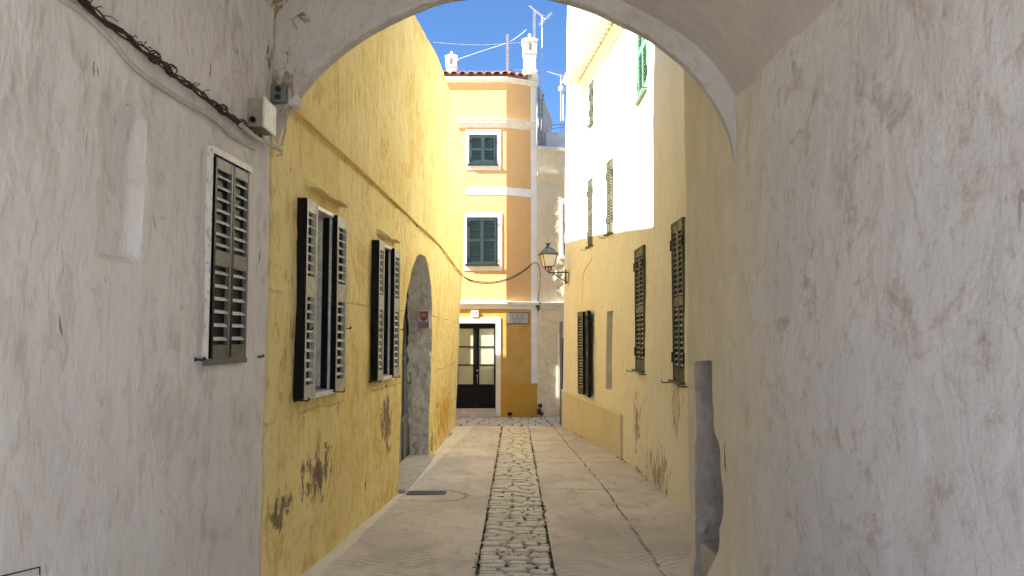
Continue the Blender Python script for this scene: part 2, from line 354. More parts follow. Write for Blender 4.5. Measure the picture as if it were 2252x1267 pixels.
def surf_wall(name, mats, pos, nrm, us, vs, parent=None, holes=(), disp=None, back=1.0, label=None, matfn=None, backs=True):
    """wall grown from a height field. pos(u,v) -> point, nrm = outward, holes = (polygon in u,v, depth, reveal material, back material)"""
    nrm = Vector(nrm).normalized(); base = wloc(parent) if parent else Vector((0, 0, 0))
    nu, nv = len(us), len(vs); P = [[(u, v) for v in vs] for u in us]
    hid = {}
    for i in range(nu - 1):
        for j in range(nv - 1):
            c = ((us[i] + us[i + 1]) / 2, (vs[j] + vs[j + 1]) / 2)
            for k, h in enumerate(holes):
                if inside(c, h[0]): hid[(i, j)] = k; break
    for k, h in enumerate(holes):
        bv = set()
        for (i, j), kk in hid.items():
            if kk != k: continue
            for a, b in ((i, j), (i + 1, j), (i, j + 1), (i + 1, j + 1)):
                if any((x, y) not in hid for x, y in ((a - 1, b - 1), (a, b - 1), (a - 1, b), (a, b))): bv.add((a, b))
        poly = h[0]; taken = set()
        for c in (poly if len(poly) < 20 else []):
            if not bv: break
            q = min(bv - taken, key=lambda t: (us[t[0]] - c[0]) ** 2 + (vs[t[1]] - c[1]) ** 2); taken.add(q); P[q[0]][q[1]] = c
        for q in bv - taken:
            p = P[q[0]][q[1]]
            P[q[0]][q[1]] = min((seg_near(p, poly[i], poly[(i + 1) % len(poly)]) for i in range(len(poly))), key=lambda t: t[0])[1]
    V = []; F = []; MI = []; idx = {}
    def vert(i, j):
        if (i, j) not in idx:
            u, v = P[i][j]; p = Vector(pos(u, v)); d = disp(u, v, p) if disp else 0
            idx[(i, j)] = len(V); V.append(p + nrm * d - base)
        return idx[(i, j)]
    for i in range(nu - 1):
        for j in range(nv - 1):
            if (i, j) in hid: continue
            F.append((vert(i, j), vert(i + 1, j), vert(i + 1, j + 1), vert(i, j + 1)))
            MI.append(matfn((us[i] + us[i + 1]) / 2, (vs[j] + vs[j + 1]) / 2) if matfn else 0)
    def extr(a, b, depth, mi, steps=1):
        pa, pb = a, b
        for s_ in range(1, steps + 1):
            ja = (a, depth, s_)
            for q in ((a, s_), (b, s_)):
                key = ('x', q[0], depth, q[1])
                if key not in idx:
                    idx[key] = len(V)
                    w = V[q[0]] + nrm * (-depth * q[1] / steps)
                    if steps > 1: w = w + Vector((noise.noise(w * 9), noise.noise(w * 9 + Vector((5, 5, 5))), 0)) * .045 + Vector((noise.noise(w * 23), noise.noise(w * 23 + Vector((5, 5, 5))), 0)) * .012
                    V.append(w)
            na, nb = idx[('x', a, depth, s_)], idx[('x', b, depth, s_)]
            F.append((pa, pb, nb, na)); MI.append(mi); pa, pb = na, nb
    for (i, j), k in hid.items():
        poly, depth, rm, bm_ = holes[k]
        for (di, dj, e) in ((-1, 0, ((i, j), (i, j + 1))), (1, 0, ((i + 1, j + 1), (i + 1, j))), (0, -1, ((i + 1, j), (i, j))), (0, 1, ((i, j + 1), (i + 1, j + 1)))):
            if (i + di, j + dj) not in hid:
                extr(vert(*e[0]), vert(*e[1]), depth, rm, 7 if depth > .3 else 3 if depth > .2 else 1)
    for k, (poly, depth, rm, bm_) in enumerate(holes):
        if bm_ is None: continue
        c = [Vector(pos(u, v)) - nrm * (depth - .003) - base for u, v in poly]
        cu = sum(u for u, v in poly) / len(poly); cv = sum(v for u, v in poly) / len(poly)
        # grow the panel slightly so it meets the reveals
        c = [Vector(pos(cu + (u - cu) * 1.03, cv + (v - cv) * 1.03)) - nrm * (depth - .003) - base for u, v in poly]
        i0 = len(V); V += c; F.append(tuple(range(i0, i0 + len(c)))); MI.append(bm_)
    if back:
        for i in range(nu - 1):
            extr(vert(i + 1, nv - 1), vert(i, nv - 1), back, 0); extr(vert(i, 0), vert(i + 1, 0), back, 0)
        for j in range(nv - 1):
            extr(vert(0, j + 1), vert(0, j), back, 0); extr(vert(nu - 1, j), vert(nu - 1, j + 1), back, 0)
        cs = [(0, 0), (nu - 1, 0), (nu - 1, nv - 1), (0, nv - 1)]
        F.append(tuple(idx[('x', vert(*c), back, 1)] for c in cs)); MI.append(0)
    me = bpy.data.meshes.new(name); me.from_pydata([tuple(v) for v in V], [], F)
    for m in mats: me.materials.append(m)
    me.polygons.foreach_set('material_index', MI)
    bm = bmesh.new(); bm.from_mesh(me); bmesh.ops.recalc_face_normals(bm, faces=bm.faces); bm.to_mesh(me); bm.free()
    me.polygons.foreach_set('use_smooth', [True] * len(me.polygons)); me.set_sharp_from_angle(angle=R(42)); me.update()
    o = bpy.data.objects.new(name, me); COL.objects.link(o)
    if parent: o.parent = parent
    if label: o['label'] = label
    return o

def N3(p, k): return noise.noise(Vector((p.x * k[0], p.y * k[1], p.z * k[2])))
def rough_disp(a_big, a_mid, a_fine, kz=.5, seed=0):
    def f(u, v, p):
        q = Vector((p.x + seed, p.y, p.z))
        return a_big * N3(q, (.9, .9, .7)) + a_mid * N3(q, (4, 4, 4 * kz + 1)) + a_fine * N3(q, (13, 13, 13 * kz)) + a_fine * .6 * N3(q, (25, 25, 25 * kz))
    return f

# ------------------------------------------------------------ wall lines of the lane
LB = [(-2, -2.075), (9.02, -1.33), (11.6, -1.29), (17.1, -1.27)]
LT = [(-2, -2.045), (7.5, -1.40), (9.5, -1.17), (10.4, -1.06), (11.8, -1.0), (17.1, -1.04)]
def XL(y, z):
    t = min(max(z / 5.75, 0), 1.1); return lerp(LB, y) * (1 - t) + lerp(LT, y) * t
def XP(y, z): return 1.42 - .03 * y
def XR(y, z): return lerp([(5, 1.845), (7.98, 1.80), (11.2, 1.745), (12.1, 1.69), (16.96, 1.15)], y) + .017 * max(z, 0)

# ------------------------------------------------------------ ground, street, paving
b = MB()
ys = [-60, -20, -5, 0, 5, 10, 15, 20, 25, 32, 60, 120]
for y0, y1 in zip(ys, ys[1:]):
    b.quad((-90, y0, gz(y0) - .03), (90, y0, gz(y0) - .03), (90, y1, gz(y1) - .03), (-90, y1, gz(y1) - .03))
tag(b.build('ground', M['soil']), kind='structure')
def street(name, x0, x1, y0, y1):
    b = MB(); nx = max(2, int(abs(x1(5) - x0(5)) / .12)); yy = spans(y0, y1, .15)
    g = [[None] * (nx + 1) for _ in yy]
    for i, y in enumerate(yy):
        for j in range(nx + 1):
            x = x0(y) + (x1(y) - x0(y)) * j / nx
            z = gz(y) + .012 * noise.noise(Vector((x * 1.3, y * .8, 0))) + .004 * noise.noise(Vector((x * 5, y * 4, 0)))
            g[i][j] = len(b.v); b.v.append(Vector((x, y, z)))
    for i in range(len(yy) - 1):
        for j in range(nx): b.f.append((g[i][j], g[i][j + 1], g[i + 1][j + 1], g[i + 1][j])); b.mi.append(0)
    return tag(b.build(name, M['concrete'], smooth=40), kind='structure')
sx0 = lambda y: lerp([(5.6, -.27), (17, -.22)], y) - .005
sx1 = lambda y: lerp([(5.6, .32), (17, .38)], y) + .005
street('street', lambda y: -2.3, sx0, -4, 17.0)
street('pavement', sx1, lambda y: 2.4, -4, 17.0)

b = MB()
b.quad((-.36, -4, gz(-4) - .027), (.42, -4, gz(-4) - .027), (.50, 17.02, gz(17.02) - .027), (-.34, 17.02, gz(17.02) - .027))
tag(b.build('joint_bed', M['earth']), kind='structure')

def stone(b, cx, cy, w, d, h, ang, zb, m=0):
    """pillow-topped cobble"""
    n = 10; ca, sa = math.cos(ang), math.sin(ang); i0 = len(b.v)
    jit = [random.uniform(.84, 1.07) for _ in range(n)]
    for (k, hh) in ((1.0, -.03), (1.0, h * .45), (.90, h * .87), (.60, h)):
        for j in range(n):
            t = 2 * math.pi * (j + .5) / n
            c, s_ = math.cos(t), math.sin(t)
            px = math.copysign(abs(c) ** .45, c) * w / 2 * k * jit[j]; py = math.copysign(abs(s_) ** .55, s_) * d / 2 * k * jit[(j + 3) % n]
            b.v.append(Vector((cx + px * ca - py * sa, cy + px * sa + py * ca, zb + hh)))
    for k in range(3):
        for j in range(n):
            b.f.append((i0 + k * n + j, i0 + k * n + (j + 1) % n, i0 + (k + 1) * n + (j + 1) % n, i0 + (k + 1) * n + j)); b.mi.append(m)
    b.f.append(tuple(i0 + 3 * n + j for j in range(n))); b.mi.append(m)
b = MB(); y = 1.5
while y < 16.93:
    d = random.uniform(.062, .105); x = sx0(y) + random.uniform(-.01, .015); xe = sx1(y)
    while x < xe - .04:
        w = random.uniform(.13, .28)
        if x + w > xe - .06: w = xe - x + random.uniform(-.02, .01)
        if w > .05:
            cx = x + w / 2; cy = y + d / 2 + random.uniform(-.012, .012)
            stone(b, cx, cy, w - .014, d * random.uniform(.80, .95), random.uniform(.014, .030), random.uniform(-.12, .12), gz(cy) - .014)
        x += w
    y += d
tag(b.build('cobbled_gutter', M['cobble'], smooth=50), kind='structure')
b = MB(); y = 17.06
rows = [(17.06, .42), (17.5, .42), (17.94, .42), (18.38, .42), (18.82, .40)]
b.quad((-9, 17.0, gz(17) - .020), (9, 17.0, gz(17) - .020), (9, 21.8, gz(21.8) - .02), (-9, 21.8, gz(21.8) - .02), m=1)
for yy, d in rows + [(19.25, .42), (19.7, .42), (20.2, .42), (20.7, .42), (21.2, .42)]:
    x = -8 + random.uniform(0, .2)
    while x < 8:
        w = random.uniform(.20, .42)
        if yy < 19.2 or x > .7: stone(b, x + w / 2, yy + d / 2, w - .012, d - .015, .016, random.uniform(-.06, .06) - .12, gz(yy) - .012)
        x += w
tag(b.build('sett_paving', [M['setts'], M['earth']], smooth=50), kind='structure')

# moss and weeds along gutter edges and wall feet
b = MB()
def tuft(b, x, y, z, r, n):
    for _ in range(n):
        a = random.uniform(0, 6.28); rr = random.uniform(0, r); p = Vector((x + rr * math.cos(a), y + rr * math.sin(a), z))
        t = random.uniform(0, 6.28); l = random.uniform(.006, .02); up = random.uniform(.004, .018)
        q = Vector((math.cos(t) * l, math.sin(t) * l, up)); w = Vector((-math.sin(t), math.cos(t), .1)) * l * .45
        b.quad(p - w, p + w, p + q + w * .4, p + q - w * .4)
for i in range(800):
    y = random.uniform(4.2, 16.9); side = random.random() < .5
    if noise.noise(Vector((y * 1.1, 3 if side else 9, 0))) < -.22: continue
    x = (sx0(y) if side else sx1(y)) + random.gauss(0, .008); tuft(b, x, y, gz(y) - .012, .018, 6)
for i in range(170):
    y = random.uniform(4.5, 9); tuft(b, random.uniform(sx0(y), sx1(y)), y, gz(y) - .006, .02, 6)
for i in range(150):
    y = random.uniform(8.3, 16.8)
    if noise.noise(Vector((y * .9, 20, 0))) < .05: continue
    if random.random() < .5: tuft(b, XR(y, 0) - .02, y, gz(y), .03, 10)
    else: tuft(b, XL(y, 0) + .02, y, gz(y), .03, 10)
tag(b.build('moss', M['moss']), 'thin green moss along both edges of the cobbled strip', 'moss', kind='stuff')

# ------------------------------------------------------------ shutters
def leaf(name, parent, hinge, along, out, w, z0, z1, mats, pitch=.06, st=.035, th=.03, rails=(.08, .09, .10), mid=.5, off=.0, tilt=42, flip=1, back=True, stile=0, sl=.015):
    """louvred leaf: hinge point (x,y), along = unit plan direction of its width, out = plan normal facing the viewer"""
    b = MB(); A = Vector((along[0], along[1], 0)).normalized(); O = Vector((out[0], out[1], 0)).normalized(); Z = Vector((0, 0, 1))
    H = Vector((hinge[0], hinge[1], 0)) + O * off
    def bx(a0, a1, zz0, zz1, t0, t1, m): b.box(H + A * (a0 + a1) / 2 + O * (t0 + t1) / 2 + Z * (zz0 + zz1) / 2, ((a1 - a0) / 2, (t1 - t0) / 2, (zz1 - zz0) / 2), A, O, Z, m)
    tr, mr, br = rails
    bx(0, st, z0, z1, 0, th, stile); bx(w - st, w, z0, z1, 0, th, stile if stile == 0 else 0)
    bx(-.003, 0, z0 + .001, z1 - .001, .001, th - .001, 1); bx(w, w + .003, z0 + .001, z1 - .001, .001, th - .001, 1)
    zm = z0 + (z1 - z0) * mid
    bx(st, w - st, z0, z0 + br, .002, th - .002, 0); bx(st, w - st, z1 - tr, z1, .002, th - .002, 0)
    secs = [(z0 + br, z1 - tr)]
    if mr > 0:
        bx(st, w - st, zm - mr / 2, zm + mr / 2, .002, th - .002, 0); secs = [(z0 + br, zm - mr / 2), (zm + mr / 2, z1 - tr)]
    if back: bx(st * .5, w - st * .5, z0 + .02, z1 - .02, .001, .004, 1)  # board added behind the slats, its colour standing for shade in the gaps
    t = R(tilt) * flip; D = O * math.cos(t) - Z * math.sin(t); N = O * math.sin(t) + Z * math.cos(t)
    for (s0, s1) in secs:
        n = max(2, round((s1 - s0) / pitch))
        for k in range(n):
            zc = s0 + (s1 - s0) * (k + .5) / n
            dz = random.uniform(-.003, .003)
            b.box(H + A * (w / 2) + O * (th / 2) + Z * (zc + dz), (w / 2 - st + .004, min(sl, pitch * .28), .004), A, D, N, 2)
    o = b.build(name, mats, parent); return o
def hook(parent, p, out, l=.07):
    b = MB(); p = Vector(p); O = Vector(out).normalized(); S_ = Vector((-O.y, O.x, 0))
    b.tube([p - O * .02, p + O * l * .6, p + O * l, p + O * l + S_ * .02 + Vector((0, 0, .012))], [.006, .005, .006, .009], 6)
    b.tube([p - O * .005, p + O * .006], .013, 8)
    return b.build('shutter_hook', M['iron'], parent, smooth=50)

# ------------------------------------------------------------ the covered passage
ph = thing('passage_house', 'white limewashed covered passage whose round arch frames the lane', 'house', (0, 4.9, 0))
recess = [(3.07, 1.98), (3.34, 1.98), (3.36, 2.40), (3.37, 2.69), (3.05, 2.72), (3.06, 2.4)]
twin = rect(4.015, 4.455, 1.53, 2.655)
us = spans(-.7, 1.6, .2)[:-1] + spans(1.6, 4.88, .03)
vs = spans(-.3, 3.9, .035)[:-1] + spans(3.9, 8, .5)
dl0 = rough_disp(.020, .009, .0045, .35, 3)
def dl(u, v, p):
    d = dl0(u, v, p)
    if u > 4.75: d -= .03 * sm((u - 4.75) / .13) ** 3
    g_ = noise.noise(Vector((u * 6, v * 6, 2))) * .012
    d -= .050 * sm((u - 3.06 + g_) / .03) * sm((3.36 - u + g_) / .022) * sm((v - 1.98 + g_) / .015) * sm((2.70 - v + g_) / .03)
    e = v - (.86 + .1 * noise.noise(Vector((u * 2, 0, 5))) - .10 * (4.5 - u) * .5)      # thicker coat low down
    d += .012 * sm(-e / .05)
    return d
surf_wall('wall', [M['passage'], M['passage'], M['black']], lambda u, v: (XL(u, v), u, v), (1, 0, 0), us, vs, ph,
          [(twin, .10, 1, 2)], dl, 3.2, 'bumpy white wall with a shallow blind recess')
niche = [(5.21, -.6), (5.22, .05), (5.20, .35), (5.17, .7), (5.13, 1.0), (5.12, 1.48), (4.73, 1.50), (4.73, 1.05), (4.66, 1.0), (4.62, .85), (4.62, .58), (4.68, .45), (4.68, .32), (4.78, .12), (4.80, -.6)]
nr_ = []
for (a_, c_) in zip(niche, niche[1:] + niche[:1]):
    m_ = max(1, int(math.dist(a_, c_) / .06))
    for q_ in range(m_):
        u_ = a_[0] + (c_[0] - a_[0]) * q_ / m_; v_ = a_[1] + (c_[1] - a_[1]) * q_ / m_; g_ = .035 if v_ < 1.05 else .012
        nr_.append((u_ + g_ * noise.noise(Vector((u_ * 9, v_ * 7, 3))) + g_ * .5 * noise.noise(Vector((u_ * 20, v_ * 19, 3))), v_ + .3 * g_ * noise.noise(Vector((u_ * 12, v_ * 9, 9)))))
niche = nr_
us = spans(-.7, 1.6, .2)[:-1] + spans(1.6, 5.43, .025)
dr0 = rough_disp(.020, .008, .0028, .7, 11)
def dr(u, v, p):
    d = dr0(u, v, p)
    if u > 5.3: d -= .05 * sm((u - 5.3) / .13) ** 2
    d += .055 * sm((.42 - v) / .3) * sm((u - 4.15) / .25) * sm((4.95 - u) / .25)        # swollen foot beside the niche
    d += .02 * sm((.3 - v) / .4)
    return d
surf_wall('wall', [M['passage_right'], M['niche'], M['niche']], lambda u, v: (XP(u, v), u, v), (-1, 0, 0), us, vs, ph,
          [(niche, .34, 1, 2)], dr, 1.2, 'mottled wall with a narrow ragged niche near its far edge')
b = MB()
NS = [(XP(5, 0) + .01, 4.82, 5.2, .235)]
b.bb(1.30, 1.62, 4.66, 5.23, -.3, .24)
ledge = b.build('niche_ledge', M['niche'], ph, bevel=.02)
b = MB(); b.bb(1.262, 1.35, 4.82, 5.2, -.16, -.085); b.build('niche_tile', M['tile'], ph, bevel=.008)

# arch slab
AI = [(-1.70, 2.84), (-1.62, 2.959), (-1.59, 3.045), (-1.53, 3.151), (-1.42, 3.285), (-1.28, 3.431), (-1.12, 3.548), (-0.90, 3.671), (-0.68, 3.755), (-0.49, 3.806), (-0.25, 3.820), (-0.08, 3.816), (0.16, 3.776), (0.38, 3.705), (0.60, 3.584), (0.82, 3.440), (0.97, 3.304), (1.10, 3.142), (1.19, 2.985), (1.25, 2.825), (1.285, 2.68), (1.31, 2.53)]
def resample(pts, n):
    L = [0]
    for a, c in zip(pts, pts[1:]): L.append(L[-1] + math.dist(a, c))
    out = []
    for i in range(n + 1):
        s_ = L[-1] * i / n; k = 0
        while k < len(L) - 2 and L[k + 1] < s_: k += 1
        t = (s_ - L[k]) / (L[k + 1] - L[k])
        p0 = pts[max(k - 1, 0)]; p1 = pts[k]; p2 = pts[k + 1]; p3 = pts[min(k + 2, len(pts) - 1)]
        q = []
        for d in range(len(p1)):
            q.append(.5 * ((2 * p1[d]) + (-p0[d] + p2[d]) * t + (2 * p0[d] - 5 * p1[d] + 4 * p2[d] - p3[d]) * t * t + (-p0[d] + 3 * p1[d] - 3 * p2[d] + p3[d]) * t ** 3))
        out.append(tuple(q))
    return out
ar = resample(AI, 110)
ma = (4.2 - 4.86) / (1.29 + 1.58); ca_ = 4.86 + 1.58 * ma
an = Vector((-ma, 1, 0)).normalized()
TH = .10
b = MB(); G = []
for i, (x, z) in enumerate(ar):
    z += .010 * noise.noise(Vector((x * 4, z * 4, 1))); x += .006 * noise.noise(Vector((x * 5, z * 5, 7)))
    P0 = Vector((x, ca_ + ma * x, z)); row = []
    ts = [8, 5.2, 4.6] 
    up = [(0, 8.0), (0, 5.5), (0, 4.7), (0, 4.3)]
    for d in (8.0, 5.5, 4.5): row.append(Vector((x, P0.y, d)))
    nr = 26
    for k in range(nr + 1):
        zz = 4.2 + (z + .012 - 4.2) * k / nr; row.append(Vector((x, P0.y, zz)) - an * (.008 * noise.noise(Vector((x * 3, zz * 3, 0))) + .004 * noise.noise(Vector((x * 9, zz * 9, 0)))))
    row.append(P0 + an * .014)
    for k in range(1, 5): row.append(P0 + an * (TH * k / 5 + .008 * noise.noise(Vector((x * 7, z * 7, k * .6)))) + Vector((0, 0, .006 * noise.noise(Vector((x * 9, z * 9, k * .9))))))
    row.append(P0 + an * (TH - .014)); row.append(P0 + an * TH + Vector((0, 0, .014)))
    row.append(Vector((x, P0.y + TH, 4.5))); row.append(Vector((x, P0.y + TH, 8.0)))
    ids = []
    for p in row: ids.append(len(b.v)); b.v.append(p)
    G.append(ids)
for i in range(len(G) - 1):
    for j in range(len(G[0]) - 1): b.f.append((G[i][j], G[i + 1][j], G[i + 1][j + 1], G[i][j + 1])); b.mi.append(0)
    b.f.append((G[i][-1], G[i + 1][-1], G[i + 1][0], G[i][0])); b.mi.append(0)
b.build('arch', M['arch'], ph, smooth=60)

# vault
VP = [(-1.70, 3.62), (-1.62, 3.76), (-1.48, 3.93), (-1.2, 4.06), (-.8, 4.13), (-.3, 4.12), (.1, 3.98), (.49, 3.79), (.75, 3.64), (.96, 3.49), (1.11, 3.35), (1.22, 3.20), (1.30, 3.04), (1.345, 2.93)]
vr = resample(VP, 60)
b = MB(); G = []
for y in spans(-.72, 1.6, .4)[:-1] + spans(1.6, 5.0, .06):
    ids = []
    for k, (x, z) in enumerate(vr):
        f = k / 60
        xx = x + (XL(y, 3.6) + 1.587) * (1 - f) + (XP(y, 3) - 1.30) * f
        zz = z - .02 * (1 - f) * (4.9 - y) * .5 + .014 * noise.noise(Vector((x * 1.5, y * 1.5, 0))) + .006 * noise.noise(Vector((x * 6, y * 6, 0)))
        yy = min(y, ca_ + ma * x + .02)
        ids.append(len(b.v)); b.v.append(Vector((xx, yy, zz)))
    G.append(ids)
for i in range(len(G) - 1):
    for j in range(60): b.f.append((G[i][j], G[i][j + 1], G[i + 1][j + 1], G[i + 1][j])); b.mi.append(0)
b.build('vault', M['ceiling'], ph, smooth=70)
b = MB(); b.bb(-1.9, 1.5, -.65, 4.0, 4.35, 7.98); b.bb(-2.05, 1.47, -.7, -.6, 4.1, 7.99)
b.build('upper_storey', M['passage'], ph)
b = MB(); b.bb(-5.3, 2.65, -.75, 4.86, 8.0, 8.1); b.build('roof', M['tile'], ph)

# passage window: frame + two closed louvred leaves
def frame_L(parent, name, y0, y1, z0, z1, w, t, mat, xf=XL, sgn=1, sill=.03):
    b = MB()
    def strip(a, c, zz0, zz1, pr=0):
        xa, xc = xf(a, (zz0 + zz1) / 2), xf(c, (zz0 + zz1) / 2)
        b.box(((xa + xc) / 2 + sgn * (t / 2 + pr), (a + c) / 2, (zz0 + zz1) / 2), (t / 2 + abs(pr), (c - a) / 2, (zz1 - zz0) / 2), X=(1, 0, 0), Y=Vector((xc - xa, c - a, 0)).normalized())
    strip(y0, y0 + w, z0, z1); strip(y1 - w, y1, z0, z1); strip(y0 + w, y1 - w, z1 - w, z1, .003); strip(y0, y1, z0 - sill, z0 + .002, .006)
    return b.build(name, mat, parent, bevel=.003)
fr = frame_L(ph, 'window', 3.985, 4.485, 1.525, 2.675, .022, .018, M['weathered'])
fr['label'] = 'narrow window with closed weathered louvred shutters'
b = MB(); b.bb(XL(3.98, 2.68) - .01, XL(3.98, 2.68) + .026, 3.98, 3.984, 1.53, 2.69); x = XL(4.235, 2.68); b.box((x + .008, 4.235, 2.672), (.02, .255, .018), Y=Vector((.0676, 1, 0)).normalized()); b.build('window_head', M['boxlid'], fr)
def along_L(y): 
    v = Vector((XL(y + .3, 2) - XL(y, 2), .3, 0)).normalized(); return v
A = along_L(4.1); O = Vector((A.y, -A.x, 0))
for y in (4.018, 4.243):
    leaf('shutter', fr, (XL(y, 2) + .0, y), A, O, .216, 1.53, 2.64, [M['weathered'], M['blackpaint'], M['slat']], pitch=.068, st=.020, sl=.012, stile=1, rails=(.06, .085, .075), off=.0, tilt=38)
for y, z in ((3.90, 1.53), (4.68, 1.525)): 
    b = MB(); x = XL(y, z)
    b.tube([(x, y, z), (x + .015, y + .01, z), (x + .02, y + .05, z - .004), (x + .022, y + .075, z + .004)], [.013, .006, .006, .010], 7); b.build('shutter_hook', M['iron'], fr, smooth=50)

# ------------------------------------------------------------ yellow house
yh = thing('yellow_house', 'tall yellow limewashed house with peeling paint on the shaded side of the lane', 'house', (-1.6, 11, -.24))
w1 = rect(5.59, 6.12, 1.22, 2.64); w2 = rect(7.70, 8.18, 1.23, 2.61)
door = [(8.86, -.6), (8.88, .6), (8.92, 1.45), (8.97, 1.88), (9.12, 2.24), (9.37, 2.52), (9.62, 2.69), (9.85, 2.76), (10.2, 2.76), (10.45, 2.69), (10.75, 2.55), (10.95, 2.38), (11.12, 2.14), (11.3, 1.7), (11.44, 1.12), (11.6, .4), (11.72, -.05), (11.74, -.6)]
dy0 = rough_disp(.022, .008, .0045, .6, 21)
def dy(u, v, p):
    d = dy0(u, v, p)
    if 5.6 < v < 5.76 and u > 8.0: d -= .05 * sm((v - 5.6) / .15) ** 2
    if u > 16.9: d -= .06 * sm((u - 16.9) / .2) ** 2
    if u > 11.9 and v < .9: d += .02 * noise.noise(Vector((u * 5, v * 2, 8))) * sm((.9 - v) / .5)
    return d
mt = [M['yellow'], M['yellow_reveal'], M['black']]
PW = lambda u, v: (XL(u, v), u, v)
surf_wall('wall', mt, PW, (1, 0, 0), spans(4.88, 7.40, .035), spans(-.35, 5.75, .04), yh, [(w1, .26, 1, 2)], dy, 6.5, 'near part of the yellow wall with the first window')
surf_wall('wall', mt, PW, (1, 0, 0), [7.40 + i * .045 for i in range(int((17.13 - 7.40) / .045) + 1)], spans(-.75, 5.75, .045), yh, [(w2, .26, 1, 2), (door, .36, 1, None)], dy, 6.5, 'long yellow wall with the arched doorway')
surf_wall('upper_shadow_wall', mt, PW, (1, 0, 0), spans(4.88, 8.14, .12), spans(5.75, 10.2, .2), yh, [], dy, .35, 'unseen thin upper wall beside the passage, shaped to cast the upright shadow edge')  # out of sight; depth and end shaped for the shadow edge on the cream wall
# window openings in the first stretch / straddling: the second window sits on a framed dark box
def window_L(y0, y1, z0, z1, wn_, wf):
    b = MB()
    xm = lambda y: XL(y, (z0 + z1) / 2)
    t = .03
    def st(a, c, za, zb, o0, o1, m=0):
        xa, xc = xm(a), xm(c); b.box(((xa + xc) / 2 + (o0 + o1) / 2, (a + c) / 2, (za + zb) / 2), ((o1 - o0) / 2, (c - a) / 2, (zb - za) / 2), X=(1, 0, 0), Y=Vector((xc - xa, c - a, 0)).normalized(), m=m)
    st(y0 - .03, y0, z0, z1 + .03, -.01, .03); st(y1, y1 + .03, z0, z1 + .03, -.01, .03); st(y0, y1, z1, z1 + .03, -.01, .032)
    st(y0 - .02, y1 + .02, z0 - .035, z0, -.01, .05)
    fr = b.build('window', M['slat'], yh, bevel=.003)
    A = along_L((y0 + y1) / 2); O = Vector((A.y, -A.x, 0))
    # leaves folded back against the wall
    h0 = Vector((xm(y0 - .01), y0 - .01, 0)) + O * .032; h1 = Vector((xm(y1 + .01), y1 + .01, 0)) + O * .022
    a0 = (-A + O * .0).normalized(); a1 = (A + O * .04).normalized()
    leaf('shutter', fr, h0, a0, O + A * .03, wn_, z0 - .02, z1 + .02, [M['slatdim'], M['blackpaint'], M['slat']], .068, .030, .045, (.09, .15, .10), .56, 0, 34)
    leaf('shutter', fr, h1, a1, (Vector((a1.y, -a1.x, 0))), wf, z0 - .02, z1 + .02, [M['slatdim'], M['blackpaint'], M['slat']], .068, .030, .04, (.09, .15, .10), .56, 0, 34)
    # dark leaf edge facing the passage, and latches
    b = MB(); e = h0 + a0 * (wn_ + .006); b.box((e.x + .002, e.y, (z0 + z1) / 2), (.034, .005, (z1 - z0) / 2 + .022), X=O, Y=A); b.build('shutter_edge', M['blackpaint'], fr)
    b = MB(); e = h1 + O * .02 - A * .012; b.box((e.x, e.y, (z0 + z1) / 2), (.022, .008, (z1 - z0) / 2 + .02), X=O, Y=A); b.build('shutter_edge', M['blackpaint'], fr)
    # inner casement folded into the reveal: black outer band, pale leaf deeper
    b = MB(); y = y1 - .012; x = xm(y1); b.bb(x - .055, x - .005, y - .01, y + .008, z0 + .01, z1 - .005)
    b.build('jamb_board', M['blackpaint'], fr)
    b = MB(); b.bb(x - .20, x - .055, y - .03, y - .008, z0 + .03, z1 - .03); 
    b.build('casement', M['boxlid'], fr, bevel=.004)
    for zz in (z0 + .28, z0 + .72, z0 + 1.12):
        b = MB(); b.bb(x - .15, x - .11, y - .045, y - .03, zz, zz + .06); b.build('hinge', M['trim'], fr)
    for (yy, sy) in ((y0 - .22, 0), (y1 + .12, 0)): hook(fr, (xm(yy), yy, z0 - .03), (1, -.1, 0), .10)
    hook(fr, (xm(y0 - .2) + .05, y0 - .2, z0 + .48), (1, -.3, 0), .06); hook(fr, (xm(y1 + .25) + .05, y1 + .25, z0 + .50), (1, .3, 0), .06)
    return fr
f1 = window_L(5.59, 6.12, 1.22, 2.64, .235, .25); f1['label'] = 'nearer window with louvred shutters folded back'
f2 = window_L(7.70, 8.18, 1.23, 2.61, .21, .23); f2['label'] = 'farther window with louvred shutters folded back'
def wedge_hood(y0, y1, z):
    b = MB(); n = 8
    for k in range(n):
        a = y0 + (y1 - y0) * k / n; c = y0 + (y1 - y0) * (k + 1) / n; xa = XL(a, z) - .03; xc = XL(c, z) - .03; o = .10
        za = z + .012 * math.sin(k * 1.3); zc = z + .012 * math.sin((k + 1) * 1.3)
        b.quad((xa, a, z + .05), (xa + o, a, za), (xc + o, c, zc), (xc, c, z + .05))
        b.quad((xa + o, a, za), (xa + o, a, za - .022), (xc + o, c, zc - .022), (xc + o, c, zc))
        b.quad((xa, a, z - .02), (xc, c, z - .02), (xc + o, c, zc - .022), (xa + o, a, za - .022))
    xa = XL(y0, z) - .03; b.quad((xa, y0, z + .05), (xa, y0, z - .02), (xa + .1, y0, z - .022), (xa + .1, y0, z))
    xa = XL(y1, z) - .03; b.quad((xa, y1, z + .05), (xa + .1, y1, z), (xa + .1, y1, z - .022), (xa, y1, z - .02))
    b.build('window_hood', M['yellow'], yh, smooth=30)
wedge_hood(5.52, 6.38, 2.80); wedge_hood(7.68, 8.38, 2.74)
